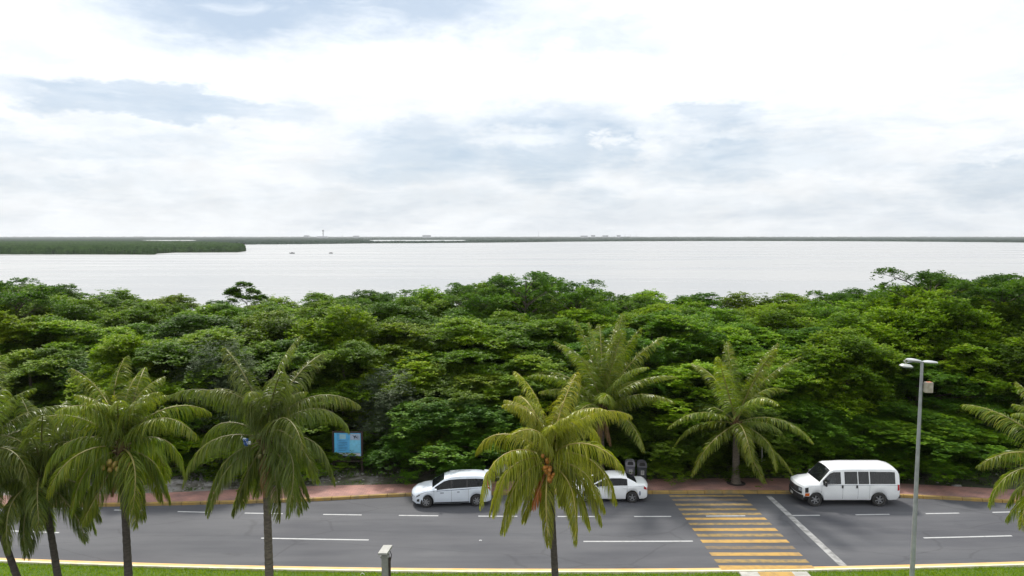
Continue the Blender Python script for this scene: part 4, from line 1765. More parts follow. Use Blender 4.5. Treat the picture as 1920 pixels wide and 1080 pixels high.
for sd in (-1, 1):
    for a, b_ in so_:
        f = van.patch('window_pane', M_glass, t, a + .002, b_ - .002, 5.0, 6.0, sd, off=-.005, nx=4, nv=4)
        # black rubber gasket round the pane
        mb = MB()
        ring = [(a, 5.0), (b_, 5.0), (b_, 6.0), (a, 6.0)]
        pts = [van.P(x, v, sd, .002) for x, v in ring]
        for q in range(4):
            mb.tube([pts[q], pts[(q + 1) % 4]], .010, 4)
        mb.build('window_gasket', M_black, f)
    van.patch('belt_line', M_stripe, t, -2.45, 2.70, 3.80, 3.97, sd, off=.004, nx=30, nv=1)
    seam(van, t, (-1.62, -.40, .43, 1.06), side=sd)
    van.patch('headlight', M_black, t, -2.66, -2.46, 2.3, 3.6, sd, off=.012)
    van.patch('turn_signal', M_amber, t, -2.66, -2.40, 1.55, 2.2, sd, off=.012)
    van.patch('taillight', M_red, t, 2.60, 2.74, 2.4, 4.6, sd, off=.008)
    van.patch('bumper_side', M_black, t, -2.68, -2.36, .05, 1.45, sd, off=.014)
    for hx in (-.42, .36):
        mb = MB()
        p = van.P(hx, 3.2, sd, .02)
        mb.box(p, (.08, .035, .17), ch=.008)
        mb.build('door_handle', M_black, t)
    mb = MB()
    p = van.P(-1.42, 4.8, sd, 0)
    mb.box((p.x, p.y + sd * .16, p.z + .10), (.10, .20, .26), ch=.03)
    mb.tube([p, (p.x, p.y + sd * .12, p.z + .05)], .02, 6)
    mb.build('side_mirror', M_black, t, smooth=40)
    mb = MB()
    for k in range(len(so_) and 1):
        mb.tube([van.P(x, 7.05, sd, .012) for x in np.linspace(-.95, 2.5, 14)], .012, 5)
    mb.build('drip_rail', M_van_white, t)
van.cap_patch('grille', M_black, t, True, -.84, .84, .66, 1.00, off=.016)
g_ = van.cap_patch('bumper', M_black, t, True, -.92, .92, .36, .62, off=.07)
for k, zz_ in enumerate((.74, .83, .92)):
    van.cap_patch('grille_bar', pmat('grille_grey', (.10, .10, .11), rough=.4), t, True, -.62, .62, zz_, zz_ + .02, off=.026)
for sd in (-1, 1):
    van.cap_patch('headlight', M_clear, t, True, sd * .64, sd * .84, .80, .97, off=.024) if sd > 0 else van.cap_patch('headlight', M_clear, t, True, -.84, -.64, .80, .97, off=.024)
van.cap_patch('badge', M_chrome, t, True, -.12, .12, .84, .90, off=.034)
van.cap_patch('number_plate', M_plate, t, True, -.16, .16, .44, .56, off=.082)
van.cap_patch('rear_bumper', M_black, t, False, -.92, .92, .44, .60, off=.06)
for y0, y1 in ((-.70, -.06), (.06, .70)):
    van.cap_patch('rear_window', M_glass, t, False, y0, y1, 1.22, 1.66, off=.008)
for x in van.axles:
    for y in (-.88, .88):
        wheel(t, x, y, .375, .235, 6)
seats(t, (-.75, .35, 1.25, 2.0), .78, .45)
mb = MB()
mb.box((-1.55, 0, 1.02), (.42, 1.7, .24), ch=.05)
mb.build('dashboard', M_lining, t)
mb = MB()
mb.tube([(-1.18 + .06 * math.sin(a), -.45 + .19 * math.cos(a), 1.22 + .17 * math.sin(a)) for a in np.linspace(0, 6.283, 17)], .014, 6, cap=False)
mb.build('steering_wheel', M_black, t)
mb = MB()
mb.tube([van.P(-1.60, 9.6, -1, .01), van.P(-1.38, 9.1, -1, .012)], .008, 4)
mb.tube([van.P(-1.60, 9.6, 1, .01), van.P(-1.38, 9.1, 1, .012)], .008, 4)
mb.build('wiper', M_black, t)
M_shirt = pmat('pale_blue_shirt', (.45, .52, .66), rough=.9)
dl = Matrix.Rotation(vrz, 3, 'Z') @ Vector((-.72, -.45, .95))
driver('driver in a pale blue shirt at the wheel of the white van', (vc.x + .14 + dl.x, vc.y + 1.0 + dl.y, dl.z), vrz, M_shirt)

# ---- 2: the minivan
mr_ = [(-2.18, .30, .60, .64, .68, .78, .78, .70), (-2.12, .24, .68, .73, .78, .81, .82, .72), (-1.95, .22, .78, .84, .90, .84, .85, .74),
       (-1.55, .21, .87, .94, 1.01, .85, .865, .76), (-1.12, .21, .92, .98, 1.07, .85, .865, .76),
       (-.42, .21, .945, 1.42, 1.52, .85, .868, .64), (-.15, .21, .96, 1.50, 1.61, .85, .868, .62), (.4, .21, .98, 1.535, 1.66, .85, .868, .61),
       (1.3, .21, 1.02, 1.53, 1.66, .85, .865, .61), (1.86, .22, 1.05, 1.48, 1.60, .84, .855, .61), (1.98, .24, 1.05, 1.42, 1.52, .83, .85, .62),
       (2.12, .27, 1.02, 1.12, 1.18, .81, .83, .68), (2.20, .32, .90, .97, 1.0, .79, .81, .70)]
mf, mrr = G(794, 952.5), G(895, 949.5)
mc = (mf + mrr) / 2
mrz = math.atan2(mrr.y - mf.y, mrr.x - mf.x)
mpv = Car(mr_, (-1.38, 1.36), .375, 1.73, 1.68, fr=.30, rr=.10, fx=1.3, rx=.5)
t = thing('parked_minivan', 'silver-white minivan with thin blue waist stripe parked at the kerb', 'minivan', (mc.x, mc.y + .84, 0), mrz)
so_ = [(-.92, -.05), (.03, .80), (.88, 1.72)]
mpv.body(M_car_silver, t, so_, [(-1.06, -.40)])
mpv.glass_top('windshield', -1.06, -.40, t)
for sd in (-1, 1):
    for a, b_ in so_:
        mpv.patch('window_pane', M_glass_dark, t, a + .002, b_ - .002, 5.0, 6.0, sd, off=-.005, nx=5, nv=4)
    for a, b_ in ((-.05, .03), (.80, .88)):
        mpv.patch('pillar_cover', M_black, t, a - .01, b_ + .01, 4.95, 6.05, sd, off=.003, nx=1, nv=4)
    mpv.patch('belt_line', M_stripe, t, -1.75, 1.95, 3.55, 3.98, sd, off=.004, nx=30, nv=1)
    seam(mpv, t, (-.98, -.01, .90), side=sd)
    mpv.patch('headlight', M_clear, t, -2.14, -1.72, 3.05, 3.95, sd, off=.008, shape=lambda u: (3.0 + .7 * u, 4.0))
    mpv.patch('headlight_bezel', M_black, t, -2.16, -1.95, 2.85, 3.15, sd, off=.006)
    mpv.patch('fog_lamp_recess', M_black, t, -2.13, -1.98, 1.2, 2.2, sd, off=.008)
    mpv.patch('taillight', M_red, t, 1.90, 2.17, 3.3, 4.6, sd, off=.008, shape=lambda u: (3.6 - .8 * u, 5.0))
    mpv.patch('taillight', M_red, t, 1.87, 2.04, 5.0, 6.6, sd, off=.006)
    for hx in (-.16, .72):
        mb = MB()
        p = mpv.P(hx, 3.05, sd, .015)
        mb.box(p, (.17, .03, .03), ch=.006)
        mb.build('door_handle', M_car_silver, t)
    mb = MB()
    p = mpv.P(-.86, 4.6, sd, 0)
    mb.box((p.x, p.y + sd * .13, p.z + .06), (.13, .20, .15), ch=.035)
    mb.build('side_mirror', M_car_silver, t, smooth=40)
    mb = MB()
    mb.tube([mpv.P(x, 7.5, sd, .035) for x in np.linspace(-.1, 1.7, 10)], .012, 5)
    mb.build('roof_rail', M_car_silver, t)
    mpv.patch('sill_trim', M_black, t, -.96, .95, .15, .9, sd, off=.004, nx=6, nv=1)
# two short words on the doors, too small to read
M_ink = pmat('faded_lettering', (.20, .23, .30), rough=.6)
for xx, wdt in ((-.62, .20), (.30, .13)):
    mb = MB()
    rr_ = random.Random(int(xx * 100))
    c = 0
    while c < wdt:
        w_ = rr_.uniform(.022, .034)
        p0 = mpv.P(xx + c, 2.70, -1, .004)
        p1 = mpv.P(xx + c + w_ * .7, 2.70, -1, .004)
        p2 = mpv.P(xx + c + w_ * .7, 2.92, -1, .004)
        p3 = mpv.P(xx + c, 2.92, -1, .004)
        mb.add([p0, p1, p2, p3], [(0, 1, 2, 3)])
        c += w_
    mb.build('door_lettering', M_ink, t)
mpv.cap_patch('grille', M_black, t, True, -.42, .42, .50, .62, off=.012)
mpv.cap_patch('grille_bar', M_chrome, t, True, -.38, .38, .555, .575, off=.022)
mpv.cap_patch('lower_grille', M_black, t, True, -.45, .45, .33, .43, off=.012)
mpv.cap_patch('number_plate', M_plate, t, True, -.15, .15, .44, .50, off=.03)
mb = MB()
mb.box((1.98, 0, 1.555), (.30, 1.18, .035), tilt=(0, .12), ch=.012)
mb.build('roof_spoiler', M_car_silver, t)
mb = MB()
mb.tube([(.35, .1, 1.66), (.55, .1, 1.82)], [.008, .004], 5)
mb.build('roof_antenna', M_black, t)
mpv.cap_patch('rear_window', M_glass, t, False, -.55, .55, .94, .99, off=.006)
for x in mpv.axles:
    for y in (-.755, .755):
        wheel(t, x, y, .315, .19, 7)
seats(t, (-.25, .65, 1.35), .55, .37)
mb = MB()
mb.box((-.85, 0, .82), (.45, 1.4, .22), ch=.05)
mb.build('dashboard', M_lining, t)

# ---- 3: the sedan
sr = [(-2.15, .28, .55, .60, .63, .76, .76, .68), (-2.08, .23, .63, .68, .72, .80, .81, .72), (-1.7, .21, .74, .80, .86, .83, .845, .74),
      (-1.0, .20, .84, .91, .98, .84, .85, .74), (-.25, .20, .88, 1.28, 1.37, .84, .85, .60), (.1, .20, .89, 1.35, 1.45, .84, .85, .58),
      (.65, .20, .91, 1.35, 1.45, .84, .85, .58), (.95, .20, .92, 1.30, 1.39, .84, .85, .59), (1.58, .21, .95, 1.01, 1.05, .83, .845, .70),
      (1.98, .23, .96, 1.0, 1.035, .81, .83, .70), (2.10, .27, .90, .96, .99, .79, .81, .68), (2.17, .32, .82, .88, .90, .76, .78, .66)]
sp = G(1188, 943)
szr = R(-1.0)
sed = Car(sr, (-1.32, 1.24), .365, 1.70, 1.47, fr=.28, rr=.16, fx=1.2, rx=.8)
t = thing('parked_sedan', 'white sedan taxi half hidden behind the palm with orange coconuts', 'car', (sp.x - 1.30, sp.y + .86, 0), szr)
so_ = [(-.82, .0), (.07, .98)]
sed.body(M_car_white, t, so_, [(-.92, -.24), (.98, 1.52)])
sed.glass_top('windshield', -.92, -.24, t)
sed.glass_top('rear_window', .98, 1.52, t)
for sd in (-1, 1):
    for a, b_ in so_:
        sed.patch('window_pane', M_glass_dark, t, a + .002, b_ - .002, 5.0, 6.0, sd, off=-.005, nx=5, nv=4)
    sed.patch('pillar_cover', M_black, t, -.01, .08, 4.95, 6.05, sd, off=.003, nx=1, nv=4)
    sed.patch('belt_line', M_stripe, t, -1.8, 1.98, 3.80, 3.99, sd, off=.004, nx=30, nv=1)
    seam(sed, t, (-.86, .03, .95), side=sd)
    sed.patch('taillight', M_red, t, 1.98, 2.155, 2.7, 3.7, sd, off=.008)
    sed.patch('headlight', M_clear, t, -2.12, -1.8, 3.0, 3.9, sd, off=.008)
    for hx in (-.12, .80):
        mb = MB()
        mb.box(sed.P(hx, 3.1, sd, .015), (.17, .03, .03), ch=.006)
        mb.build('door_handle', M_car_white, t)
    mb = MB()
    p = sed.P(-.78, 4.6, sd, 0)
    mb.box((p.x, p.y + sd * .12, p.z + .06), (.12, .19, .13), ch=.03)
    mb.build('side_mirror', M_car_white, t, smooth=40)
mb = MB()
q1 = [sed.P(1.72, 1.9 + .5 * math.cos(a), -1, .004) + Vector((.055 * math.sin(a), 0, 0)) for a in np.linspace(0, 6.28, 13)]
mb.add(q1, [tuple(range(13))])
mb.build('door_number', M_ink, t)
sed.cap_patch('grille', M_black, t, True, -.4, .4, .44, .54, off=.012)
sed.cap_patch('rear_bumper', M_black, t, False, -.70, .70, .30, .38, off=.02)
sed.cap_patch('number_plate', M_plate, t, False, -.15, .15, .58, .66, off=.02)
for y0, y1 in ((-.72, -.45), (.45, .72)):
    sed.cap_patch('taillight', M_red, t, False, y0, y1, .70, .80, off=.01)
for x in sed.axles:
    for y in (-.74, .74):
        wheel(t, x, y, .305, .185, 5)
seats(t, (-.15, .62), .45, .36)
mb = MB()
mb.box((-.72, 0, .76), (.40, 1.4, .20), ch=.05)
mb.build('dashboard', M_lining, t)

# ------------------------------------------------------------------ street furniture
M_galv = pmat('galvanised_steel', (.42, .44, .46), (.30, .32, .34), scale=3, rough=.45, metal=.5)
M_galv_dark = pmat('weathered_steel', (.22, .23, .24), (.15, .155, .16), scale=3, rough=.6, metal=.3)
YL = 29.4
pb, ptp = V(1711, 1078, YL), V(1729, 678, YL)
t = thing('street_lamp', 'tall grey street lamp with two flat heads, a floodlight and a cabinet', 'street lamp', (pb.x - .03, YL, 0))
ht = ptp.z
dxp = ptp.x - pb.x + .03
mb = MB()
mb.tube([(dxp * k / 8, 0, ht * k / 8) for k in range(9)], [.10 - .045 * k / 8 for k in range(9)], 12)
mb.build('pole', M_galv, t, smooth=50)
mb = MB()
mb.lathe([(.20, 0), (.20, .03), (.13, .05), (.13, .25), (.115, .3)], 12)
mb.build('base_plate', M_galv_dark, t)
for sg, (a, b_, dz0, dz1) in ((-1, (.06, .62, .03, .10)), (1, (.04, .60, .0, -.03))):
    mb = MB()
    c0, c1 = dxp + sg * a, dxp + sg * b_
    z0, z1 = ht + dz0, ht + dz1
    n_ = 8
    for up, s_ in ((1, 1),):
        rows_ = []
        for k in range(n_ + 1):
            u = k / n_
            wv_ = .13 * math.sin(math.pi * (.12 + .80 * u)) ** .6
            x = c0 + (c1 - c0) * u
            z = z0 + (z1 - z0) * u
            th = .05 * math.sin(math.pi * (.15 + .7 * u))
            rows_.append([(x, -wv_, z), (x, -wv_ * .6, z + th), (x, wv_ * .6, z + th), (x, wv_, z), (x, wv_ * .8, z - .035), (x, -wv_ * .8, z - .035)])
        for k in range(n_):
            for q in range(6):
                mb.add([rows_[k][q], rows_[k + 1][q], rows_[k + 1][(q + 1) % 6], rows_[k][(q + 1) % 6]], [(0, 1, 2, 3) if sg < 0 else (3, 2, 1, 0)])
        mb.add(rows_[0], [tuple(range(6))])
        mb.add(rows_[-1], [tuple(reversed(range(6)))])
    h_ = mb.build('lamp_head', pmat('pale_lamp_housing', (.66, .68, .70), (.56, .58, .6), rough=.4), t, smooth=45)
    mb = MB()
    mb.box(((c0 + c1) / 2 + sg * .04, 0, (z0 + z1) / 2 - .040), (.34, .15, .012))
    mb.build('lamp_lens', M_clear, h_)
mb = MB()
mb.tube([(dxp, 0, ht - .05), (dxp - .35, -.03, ht + .0), (dxp - .62, -.05, ht - .02)], .02, 6)
mb.build('arm', M_galv, t)
mb = MB()
mb.box((dxp - .68, -.1, ht - .14), (.46, .30, .10), tilt=(0, .10), ch=.03, taper=.8)
fl = mb.build('floodlight', pmat('floodlight_housing', (.6, .62, .6), rough=.4), t, smooth=40)
mb = MB()
mb.box((dxp - .68, -.1, ht - .20), (.38, .24, .02), tilt=(0, .10))
mb.build('floodlight_glass', M_clear, fl)
for k in (0, 1):
    mb = MB()
    mb.ball((dxp - .66 + .05 * k - .06, -.02, ht + .03 + .05 * k), .03, 8, 6)
    mb.tube([(dxp - .64, -.02, ht - .08), (dxp - .66 + .05 * k - .06, -.02, ht + .02 + .05 * k)], .012, 5)
    mb.build('sensor', M_conc, t)
mb = MB()
cb = V(1740, 726, YL - .1)
mb.box((cb.x - (pb.x - .03), -.12, cb.z), (.30, .22, .42), ch=.02)
cab = mb.build('cabinet', pmat('stained_cabinet', (.40, .38, .31), (.28, .25, .19), scale=5, rough=.6), t)
mb = MB()
mb.box((cb.x - (pb.x - .03) + .02, -.12, cb.z + .214), (.16, .14, .012))
mb.build('orange_cap', pmat('orange_plastic', (.5, .14, .05), rough=.5), cab)
mb = MB()
for zb_ in (cb.z + .12, cb.z - .12):
    mb.tube([(dxp * .85, -.02, zb_), (cb.x - (pb.x - .03), -.06, zb_)], .018, 6)
mb.build('bracket', M_galv_dark, t)

# grey square post with a sloping hood at the bottom of the picture
YP = 27.6
pt_ = V(722, 1027, YP)
t = thing('hooded_post', 'grey square metal post with sloping boxy hood on the lawn', 'post', (pt_.x, YP, 0))
M_post = pmat('post_grey', (.24, .245, .22), (.17, .17, .155), scale=4, rough=.6)
M_hood = pmat('post_hood_grey', (.33, .335, .31), (.25, .25, .235), scale=4, rough=.55)
zt = pt_.z
mb = MB()
mb.box((.0, 0, (zt - .35) / 2), (.25, .25, zt - .35), ch=.02)
mb.build('shaft', M_post, t)
mb = MB()
mb.box((.17, .02, (zt - .35) / 2), (.06, .12, zt - .4), ch=.008)
mb.build('cable_duct', pmat('dark_duct', (.05, .035, .03), rough=.7), t)
mb = MB()
mb.box((-.01, 0, zt - .31), (.32, .30, .09), ch=.02)
mb.box((-.01, 0, zt - .23), (.24, .24, .08), ch=.02)
mb.build('collar', M_post, t)
mb = MB()
hv = [(-.17, -.26, -.02), (.17, -.26, -.02), (.17, .28, .06), (-.17, .28, .06), (-.17, -.26, .06), (.17, -.26, .06), (.17, .28, .15), (-.17, .28, .15)]
hv = [(x + y * .22, y, z + zt - .16) for x, y, z in hv]
mb.add(hv, [(3, 2, 1, 0), (4, 5, 6, 7), (0, 1, 5, 4), (1, 2, 6, 5), (2, 3, 7, 6), (3, 0, 4, 7)])
mb.build('hood', M_hood, t)
mb = MB()
mb.tube([(.16, .05, zt - .12), (.24, .05, zt - .3), (.19, .05, zt - .55)], .014, 6)
mb.build('cable', M_black, t)

# little bent white pipe in the grass
q = V(676, 1076, near_e(-4) - .35)
mb = MB()
mb.tube([(0, 0, 0), (0, 0, q.z - .02), (.05, 0, q.z + .03), (.13, 0, q.z + .02), (.16, 0, q.z - .04)], .02, 7)
o = mb.build('pipe', pmat('white_pipe', (.62, .62, .56), rough=.5), smooth=60)
o.location = (q.x, q.y, 0)
tag(o, 'short bent white pipe sticking out of the lawn', 'pipe')

# white reflective road stud
q = G(901, 1014)
mb = MB()
mb.box((q.x, q.y, .02), (.14, .12, .035), ch=.01, taper=.7)
tag(mb.build('road_stud', M_white_paint), 'small white road stud on the asphalt between the lane lines', 'road stud')

# litter bins
M_bin_g = pmat('grey_bin', (.13, .13, .16), (.10, .10, .12), scale=5, rough=.5)
M_bin_b = pmat('dark_bin', (.030, .035, .045), (.04, .045, .05), scale=5, rough=.45)
M_lab = pmat('bin_notice', (.50, .50, .50), (.36, .36, .36), scale=18, rough=.7)


def bin_(label, px, py, mat, hood):
    p = G(px, py, .15)
    t = thing('litter_bin', label, 'litter bin', (p.x, p.y, .145), R(-4), 'pair of litter bins')
    mb = MB()
    mb.box((0, 0, .46), (.52, .48, .92), ch=.05, taper=1.04)
    mb.build('body', mat, t, smooth=35)
    mb = MB()
    # domed hood open to the front
    n_ = 10
    prof = []
    for k in range(n_ + 1):
        a = math.pi * k / n_
        prof.append((-.28 * math.cos(a), .22 * math.sin(a) ** .7))
    fr_, bk = [(x, -.26, .94 + z + .16) for x, z in prof], [(x, .26, .94 + z * .8 + .14) for x, z in prof]
    fr_ = [(-.28, -.26, .93)] + fr_ + [(.28, -.26, .93)]
    bk = [(-.28, .26, .93)] + bk + [(.28, .26, .93)]
    mb.strip(bk, fr_)
    mb.add(bk, [tuple(range(len(bk)))])
    # front face with the mouth cut out
    m_ = [(-.17, -.26, 1.02), (-.17, -.26, 1.16), (-.10, -.26, 1.24), (.10, -.26, 1.24), (.17, -.26, 1.16), (.17, -.26, 1.02)]
    outr = [(-.28, -.26, .93), (-.28, -.26, 1.14), (-.16, -.26, 1.29), (.16, -.26, 1.29), (.28, -.26, 1.14), (.28, -.26, .93)]
    for k in range(6):
        j = (k + 1) % 6
        mb.add([outr[k], outr[j], m_[j], m_[k]], [(0, 1, 2, 3)])
    mb.build('hood', hood, t, smooth=50)
    mb = MB()
    mb.box((0, -.05, 1.10), (.40, .30, .22))
    mb.build('liner', M_black, t)
    mb = MB()
    mb.box((.02, -.262, .62), (.19, .008, .26))
    nb = mb.build('notice', M_lab, t)
    mb = MB()
    for k in range(4):
        mb.box((.02, -.268, .70 - k * .05), (.13 - .02 * (k % 2), .004, .018))
    mb.build('notice_print', M_bin_b, nb)
    return t


bin_('lighter grey litter bin with domed hood, left of the pair', 1181, 901, M_bin_g, pmat('bin_hood_grey', (.24, .24, .27), rough=.5))
bin_('dark litter bin with domed hood, right of the pair', 1203, 903, M_bin_b, pmat('bin_hood_dark', (.11, .11, .13), rough=.5))

# thin bare pole on the sidewalk edge
p = G(1427, 898, .1)
t = V(1429, 818, p.y)
mb = MB()
mb.tube([(0, 0, -.1), (.02, 0, t.z * .5), (t.x - p.x, 0, t.z)], [.05, .045, .04], 8)
o = mb.build('thin_pole', pmat('pale_pole', (.26, .26, .24), rough=.7), smooth=50)
o.location = (p.x, p.y, 0)
tag(o, 'thin bare pale pole at the back of the red sidewalk', 'pole')

# notice board
YB = G(650, 884, .1).y
a, b_ = V(626, 812, YB), V(677, 855, YB)
wd, hh = b_.x - a.x, a.z - b_.z
cx, cz = (a.x + b_.x) / 2, (a.z + b_.z) / 2
t = thing('notice_board', 'blue information board in a dark timber frame at the wood edge', 'sign', (cx, YB, 0), R(-3))
M_timber = pmat('dark_timber', (.055, .035, .03), (.03, .022, .02), scale=6, rough=.8, stretch=(1, 1, .2), bump=.4)
for sx in (-1, 1):
    mb = MB()
    mb.box((sx * (wd / 2 + .07), .04, (a.z + .10) / 2), (.12, .12, a.z + .10), ch=.01)
    mb.build('post', M_timber, t)
for z_, w_ in ((cz + hh / 2 + .05, .10), (cz - hh / 2 - .05, .08), (cz - hh / 2 - .32, .12)):
    mb = MB()
    mb.box((0, .04, z_), (wd, .09, w_), ch=.008)
    mb.build('rail', M_timber, t)
mb = MB()
mb.box((0, .03, cz), (wd, .03, hh))
pn = mb.build('panel', pmat('board_blue', (.12, .50, .85), (.10, .46, .80), scale=2, rough=.5), t)


def flat(name, x0, x1, z0, z1, col, y=.0, par=pn, rough=.5):
    mb = MB()
    u = lambda q: -wd / 2 + wd * q
    wq = lambda q: cz + hh / 2 - hh * q
    mb.box(((u(x0) + u(x1)) / 2, .012 - y, (wq(z0) + wq(z1)) / 2), (u(x1) - u(x0), .006, wq(z0) - wq(z1)))
    return mb.build(name, pmat(name + '_print', col, rough=rough), par)


flat('text_column', .10, .58, .02, .86, (.10, .42, .78))
flat('map_column', .58, .98, .30, .86, (.20, .58, .84))
flat('picture', .20, .44, .06, .26, (.30, .55, .68), y=.004)
flat('bird_field', .60, .98, .03, .30, (.36, .45, .60), y=.002)
flat('footer', .04, .98, .88, .985, (.58, .60, .68), y=.002)
flat('footer_line', .04, .98, .855, .875, (.16, .20, .26), y=.001)
mb = MB()
for k in range(7):
    z_ = cz + hh / 2 - hh * (.34 + .07 * k)
    w_ = wd * (.34 if k % 3 else .26)
    mb.box((-wd / 2 + wd * .16 + w_ / 2, .006, z_), (w_, .006, .022))
mb.build('text_lines', pmat('board_ink', (.035, .10, .24), rough=.5), pn)
mb = MB()      # a bird in flight: body, two wings, tail
bx_, bz_ = -wd / 2 + wd * .78, cz + hh / 2 - hh * .15
S_ = .17
bird = [(-1.0, .35), (-.55, .42), (-.2, .15), (.1, .5), (.35, .45), (.25, .1), (1.1, -.5), (1.0, -.65), (.1, -.2), (-.15, -.75), (-.35, -.7), (-.35, -.1), (-.7, .2)]
pf = [(bx_ + x * S_, .004, bz_ + z * S_) for x, z in bird]
pk = [(x, .009, z) for x, _, z in pf]
nb_ = len(bird)
mb.add(pf + pk, [tuple(range(nb_)), tuple(reversed(range(nb_, 2 * nb_)))] + [(k, (k + 1) % nb_, nb_ + (k + 1) % nb_, nb_ + k) for k in range(nb_)])
mb.build('bird_emblem', pmat('bird_ink', (.04, .05, .08), rough=.5), pn)
mb = MB()
for k in range(4):
    mb.box((-wd / 2 + wd * (.2 + .2 * k), .004, cz + hh / 2 - hh * .93), (.10, .006, .05))
mb.build('footer_marks', pmat('footer_ink', (.2, .22, .3), rough=.5), pn)

# striped cart hood behind the minivan and a dark rolled bundle beside it
p = V(936, 876, G(936, 893, .1).y)
t = thing('striped_hood', 'white and dark striped folding hood beyond the minivan roof', 'cart hood', (p.x, p.y, 0))
n_ = 8
for k in range(5):
    mb = MB()
    x0_, x1_ = -.35 + .16 * k, -.35 + .16 * (k + 1)
    A = [(x0_ + .1 * math.cos(q), .35 * math.cos(q), p.z - .25 + .42 * math.sin(q)) for q in np.linspace(0, math.pi, n_)]
    B_ = [(x1_ + .1 * math.cos(q), .35 * math.cos(q), p.z - .25 + .42 * math.sin(q)) for q in np.linspace(0, math.pi, n_)]
    mb.strip(A, B_)
    mb.build('hood_panel', pmat('hood_cloth', (.5, .5, .52) if k % 2 == 0 else (.06, .06, .07), rough=.8), t, smooth=50)
mb = MB()
mb.box((-.02, 0, (p.z - .25) / 2 + .05), (.8, .6, p.z - .25), ch=.04)
mb.build('cart_body', M_bin_b, t)
for sx in (-.3, .3):
    mb = MB()
    mb.lathe([(.18, -.03), (.2, 0), (.18, .03)], 14, (sx, -.34, .3), 'Y')
    mb.build('wheel', M_tyre, t)
q = V(914, 876, p.y + .5)
mb = MB()
mb.ball((0, 0, q.z - .3), .34, 12, 9, (1.1, .8, 1.1))
mb.tube([(0, 0, 0), (0, 0, q.z - .5)], [.25, .2], 10)
o = mb.build('covered_bundle', M_bin_b, smooth=60)
o.location = (q.x, p.y + .5, 0)
tag(o, 'dark rounded covered bundle left of the striped hood', 'bundle')

# ------------------------------------------------------------------ far shores and things on them
M_mang = pmat('mangrove', (.016, .034, .010), (.032, .060, .016), scale=.12, rough=1, spec=0, bump=.0, lo=.35, hi=.65)
M_far = pmat('distant_scrub', (.014, .026, .018), (.020, .036, .024), scale=.02, rough=1, spec=0)


def land(name, pxs, ds, inside, hfun, mat, label):
    mb = MB()
    hi = {}
    nP, nD = len(pxs), len(ds)
    Z = np.full((nP, nD), -2.0)
    for i, px in enumerate(pxs):
        for j, d_ in enumerate(ds):
            k = inside(px, d_)
            Z[i, j] = -2.0 if k <= 0 else hfun(px, d_) * min(1, k)
    idx = -np.ones((nP, nD), dtype=int)
    for i in range(nP - 1):
        for j in range(nD - 1):
            if max(Z[i, j], Z[i + 1, j], Z[i, j + 1], Z[i + 1, j + 1]) <= -1.9:
                continue
            q = []
            for (a_, b2_) in ((i, j), (i + 1, j), (i + 1, j + 1), (i, j + 1)):
                if idx[a_, b2_] < 0:
                    idx[a_, b2_] = len(mb.v)
                    mb.v.append(((pxs[a_] - 960) / F * ds[b2_], ds[b2_], float(Z[a_, b2_])))
                q.append(int(idx[a_, b2_]))
            mb.f.append(tuple(q))
            mb.m.append(0)
    o = mb.build(name, mat)
    tag(o, label, 'mangrove wood', kind='stuff')
    return o


def fn(x, y, s, z=0):
    return mnoise.noise(Vector((x * s, y * s, z)))


# the mangrove island at left: shore at y 477 / 473 in the picture
ish = [(-400, 660), (0, 655), (200, 655), (290, 650), (296, 690), (330, 735), (400, 742), (445, 745), (460, 790), (462, 860)]


def isl_in(px, d_):
    X, Yv = [q[0] for q in ish], [q[1] for q in ish]
    if px > 462:
        return 0
    s0 = float(np.interp(px, X, Yv)) + 5 * fn(px, 0, .05)
    end = np.interp(px, [-400, 300, 400, 455, 462], [1750, 1750, 1500, 1150, 900])
    if d_ < s0 or d_ > end:
        return 0
    return min((d_ - s0) / 12 + .25 + .5 * abs(fn(px, d_, .21)), (end - d_) / 30 + .3)


dsI = [645 + 3.2 * k for k in range(60)] + [845 + 14 * k for k in range(66)]
land('mangrove_island', np.arange(-160, 464, 1.5).tolist(), dsI, isl_in,
     lambda px, d_: 4.4 + 1.3 * fn(px * d_ / F, d_, .09) + 1.9 * fn(px * d_ / F, d_, .24, 4) + .5 * fn(px * d_ / F, d_, .03, 7), M_mang,
     'low dark mangrove island reaching in from the left across the lagoon')


def main_sh(px):
    return float(np.interp(px, [-200, 300, 460, 560, 700, 820, 960, 1060, 1200, 1400, 1600, 1920, 2100],
                           [1500, 1500, 1480, 1560, 1750, 1850, 2050, 2350, 2600, 2750, 2600, 2000, 1800]))


def main_in(px, d_):
    s0 = main_sh(px) * (1 + .012 * fn(px, 0, .03))
    if d_ < s0:
        return 0
    k = (d_ - s0) / 15 + .6
    # inlets of open water inside the land
    for (a_, b2_, d0, d1) in ((675, 895, 2050, 3700), (250, 390, 2150, 3600), (955, 1010, 2500, 3300), (1075, 1165, 2800, 3700), (885, 960, 2800, 3600)):
        if a_ < px < b2_:
            e = min(px - a_, b2_ - px) / 30
            lo, hi_ = d0 + (d1 - d0) * .4 * max(0, 1 - e), d1 - (d1 - d0) * .45 * max(0, 1 - e)
            lo *= 1 + .03 * fn(px, 3, .05)
            if lo < d_ < hi_:
                return 0
    return k


dsM = np.concatenate([np.arange(1480, 2900, 22), np.geomspace(2900, 12000, 46)]).tolist()
land('mainland_scrub', np.arange(-160, 2090, 2.5).tolist(), dsM, main_in,
     lambda px, d_: (3.2 + 1.3 * fn(px * d_ / F, d_, .02) + 1.3 * fn(px * 9, d_, .05, 4) + 1.2 * fn(px * 31, d_, .05, 4)) * (1 + max(0, d_ - 3500) / 3000 * (1.0 + .25 * fn(px, 0, .02, 2)) * (1.2)) , M_far,
     'flat green mainland shore along the whole horizon')

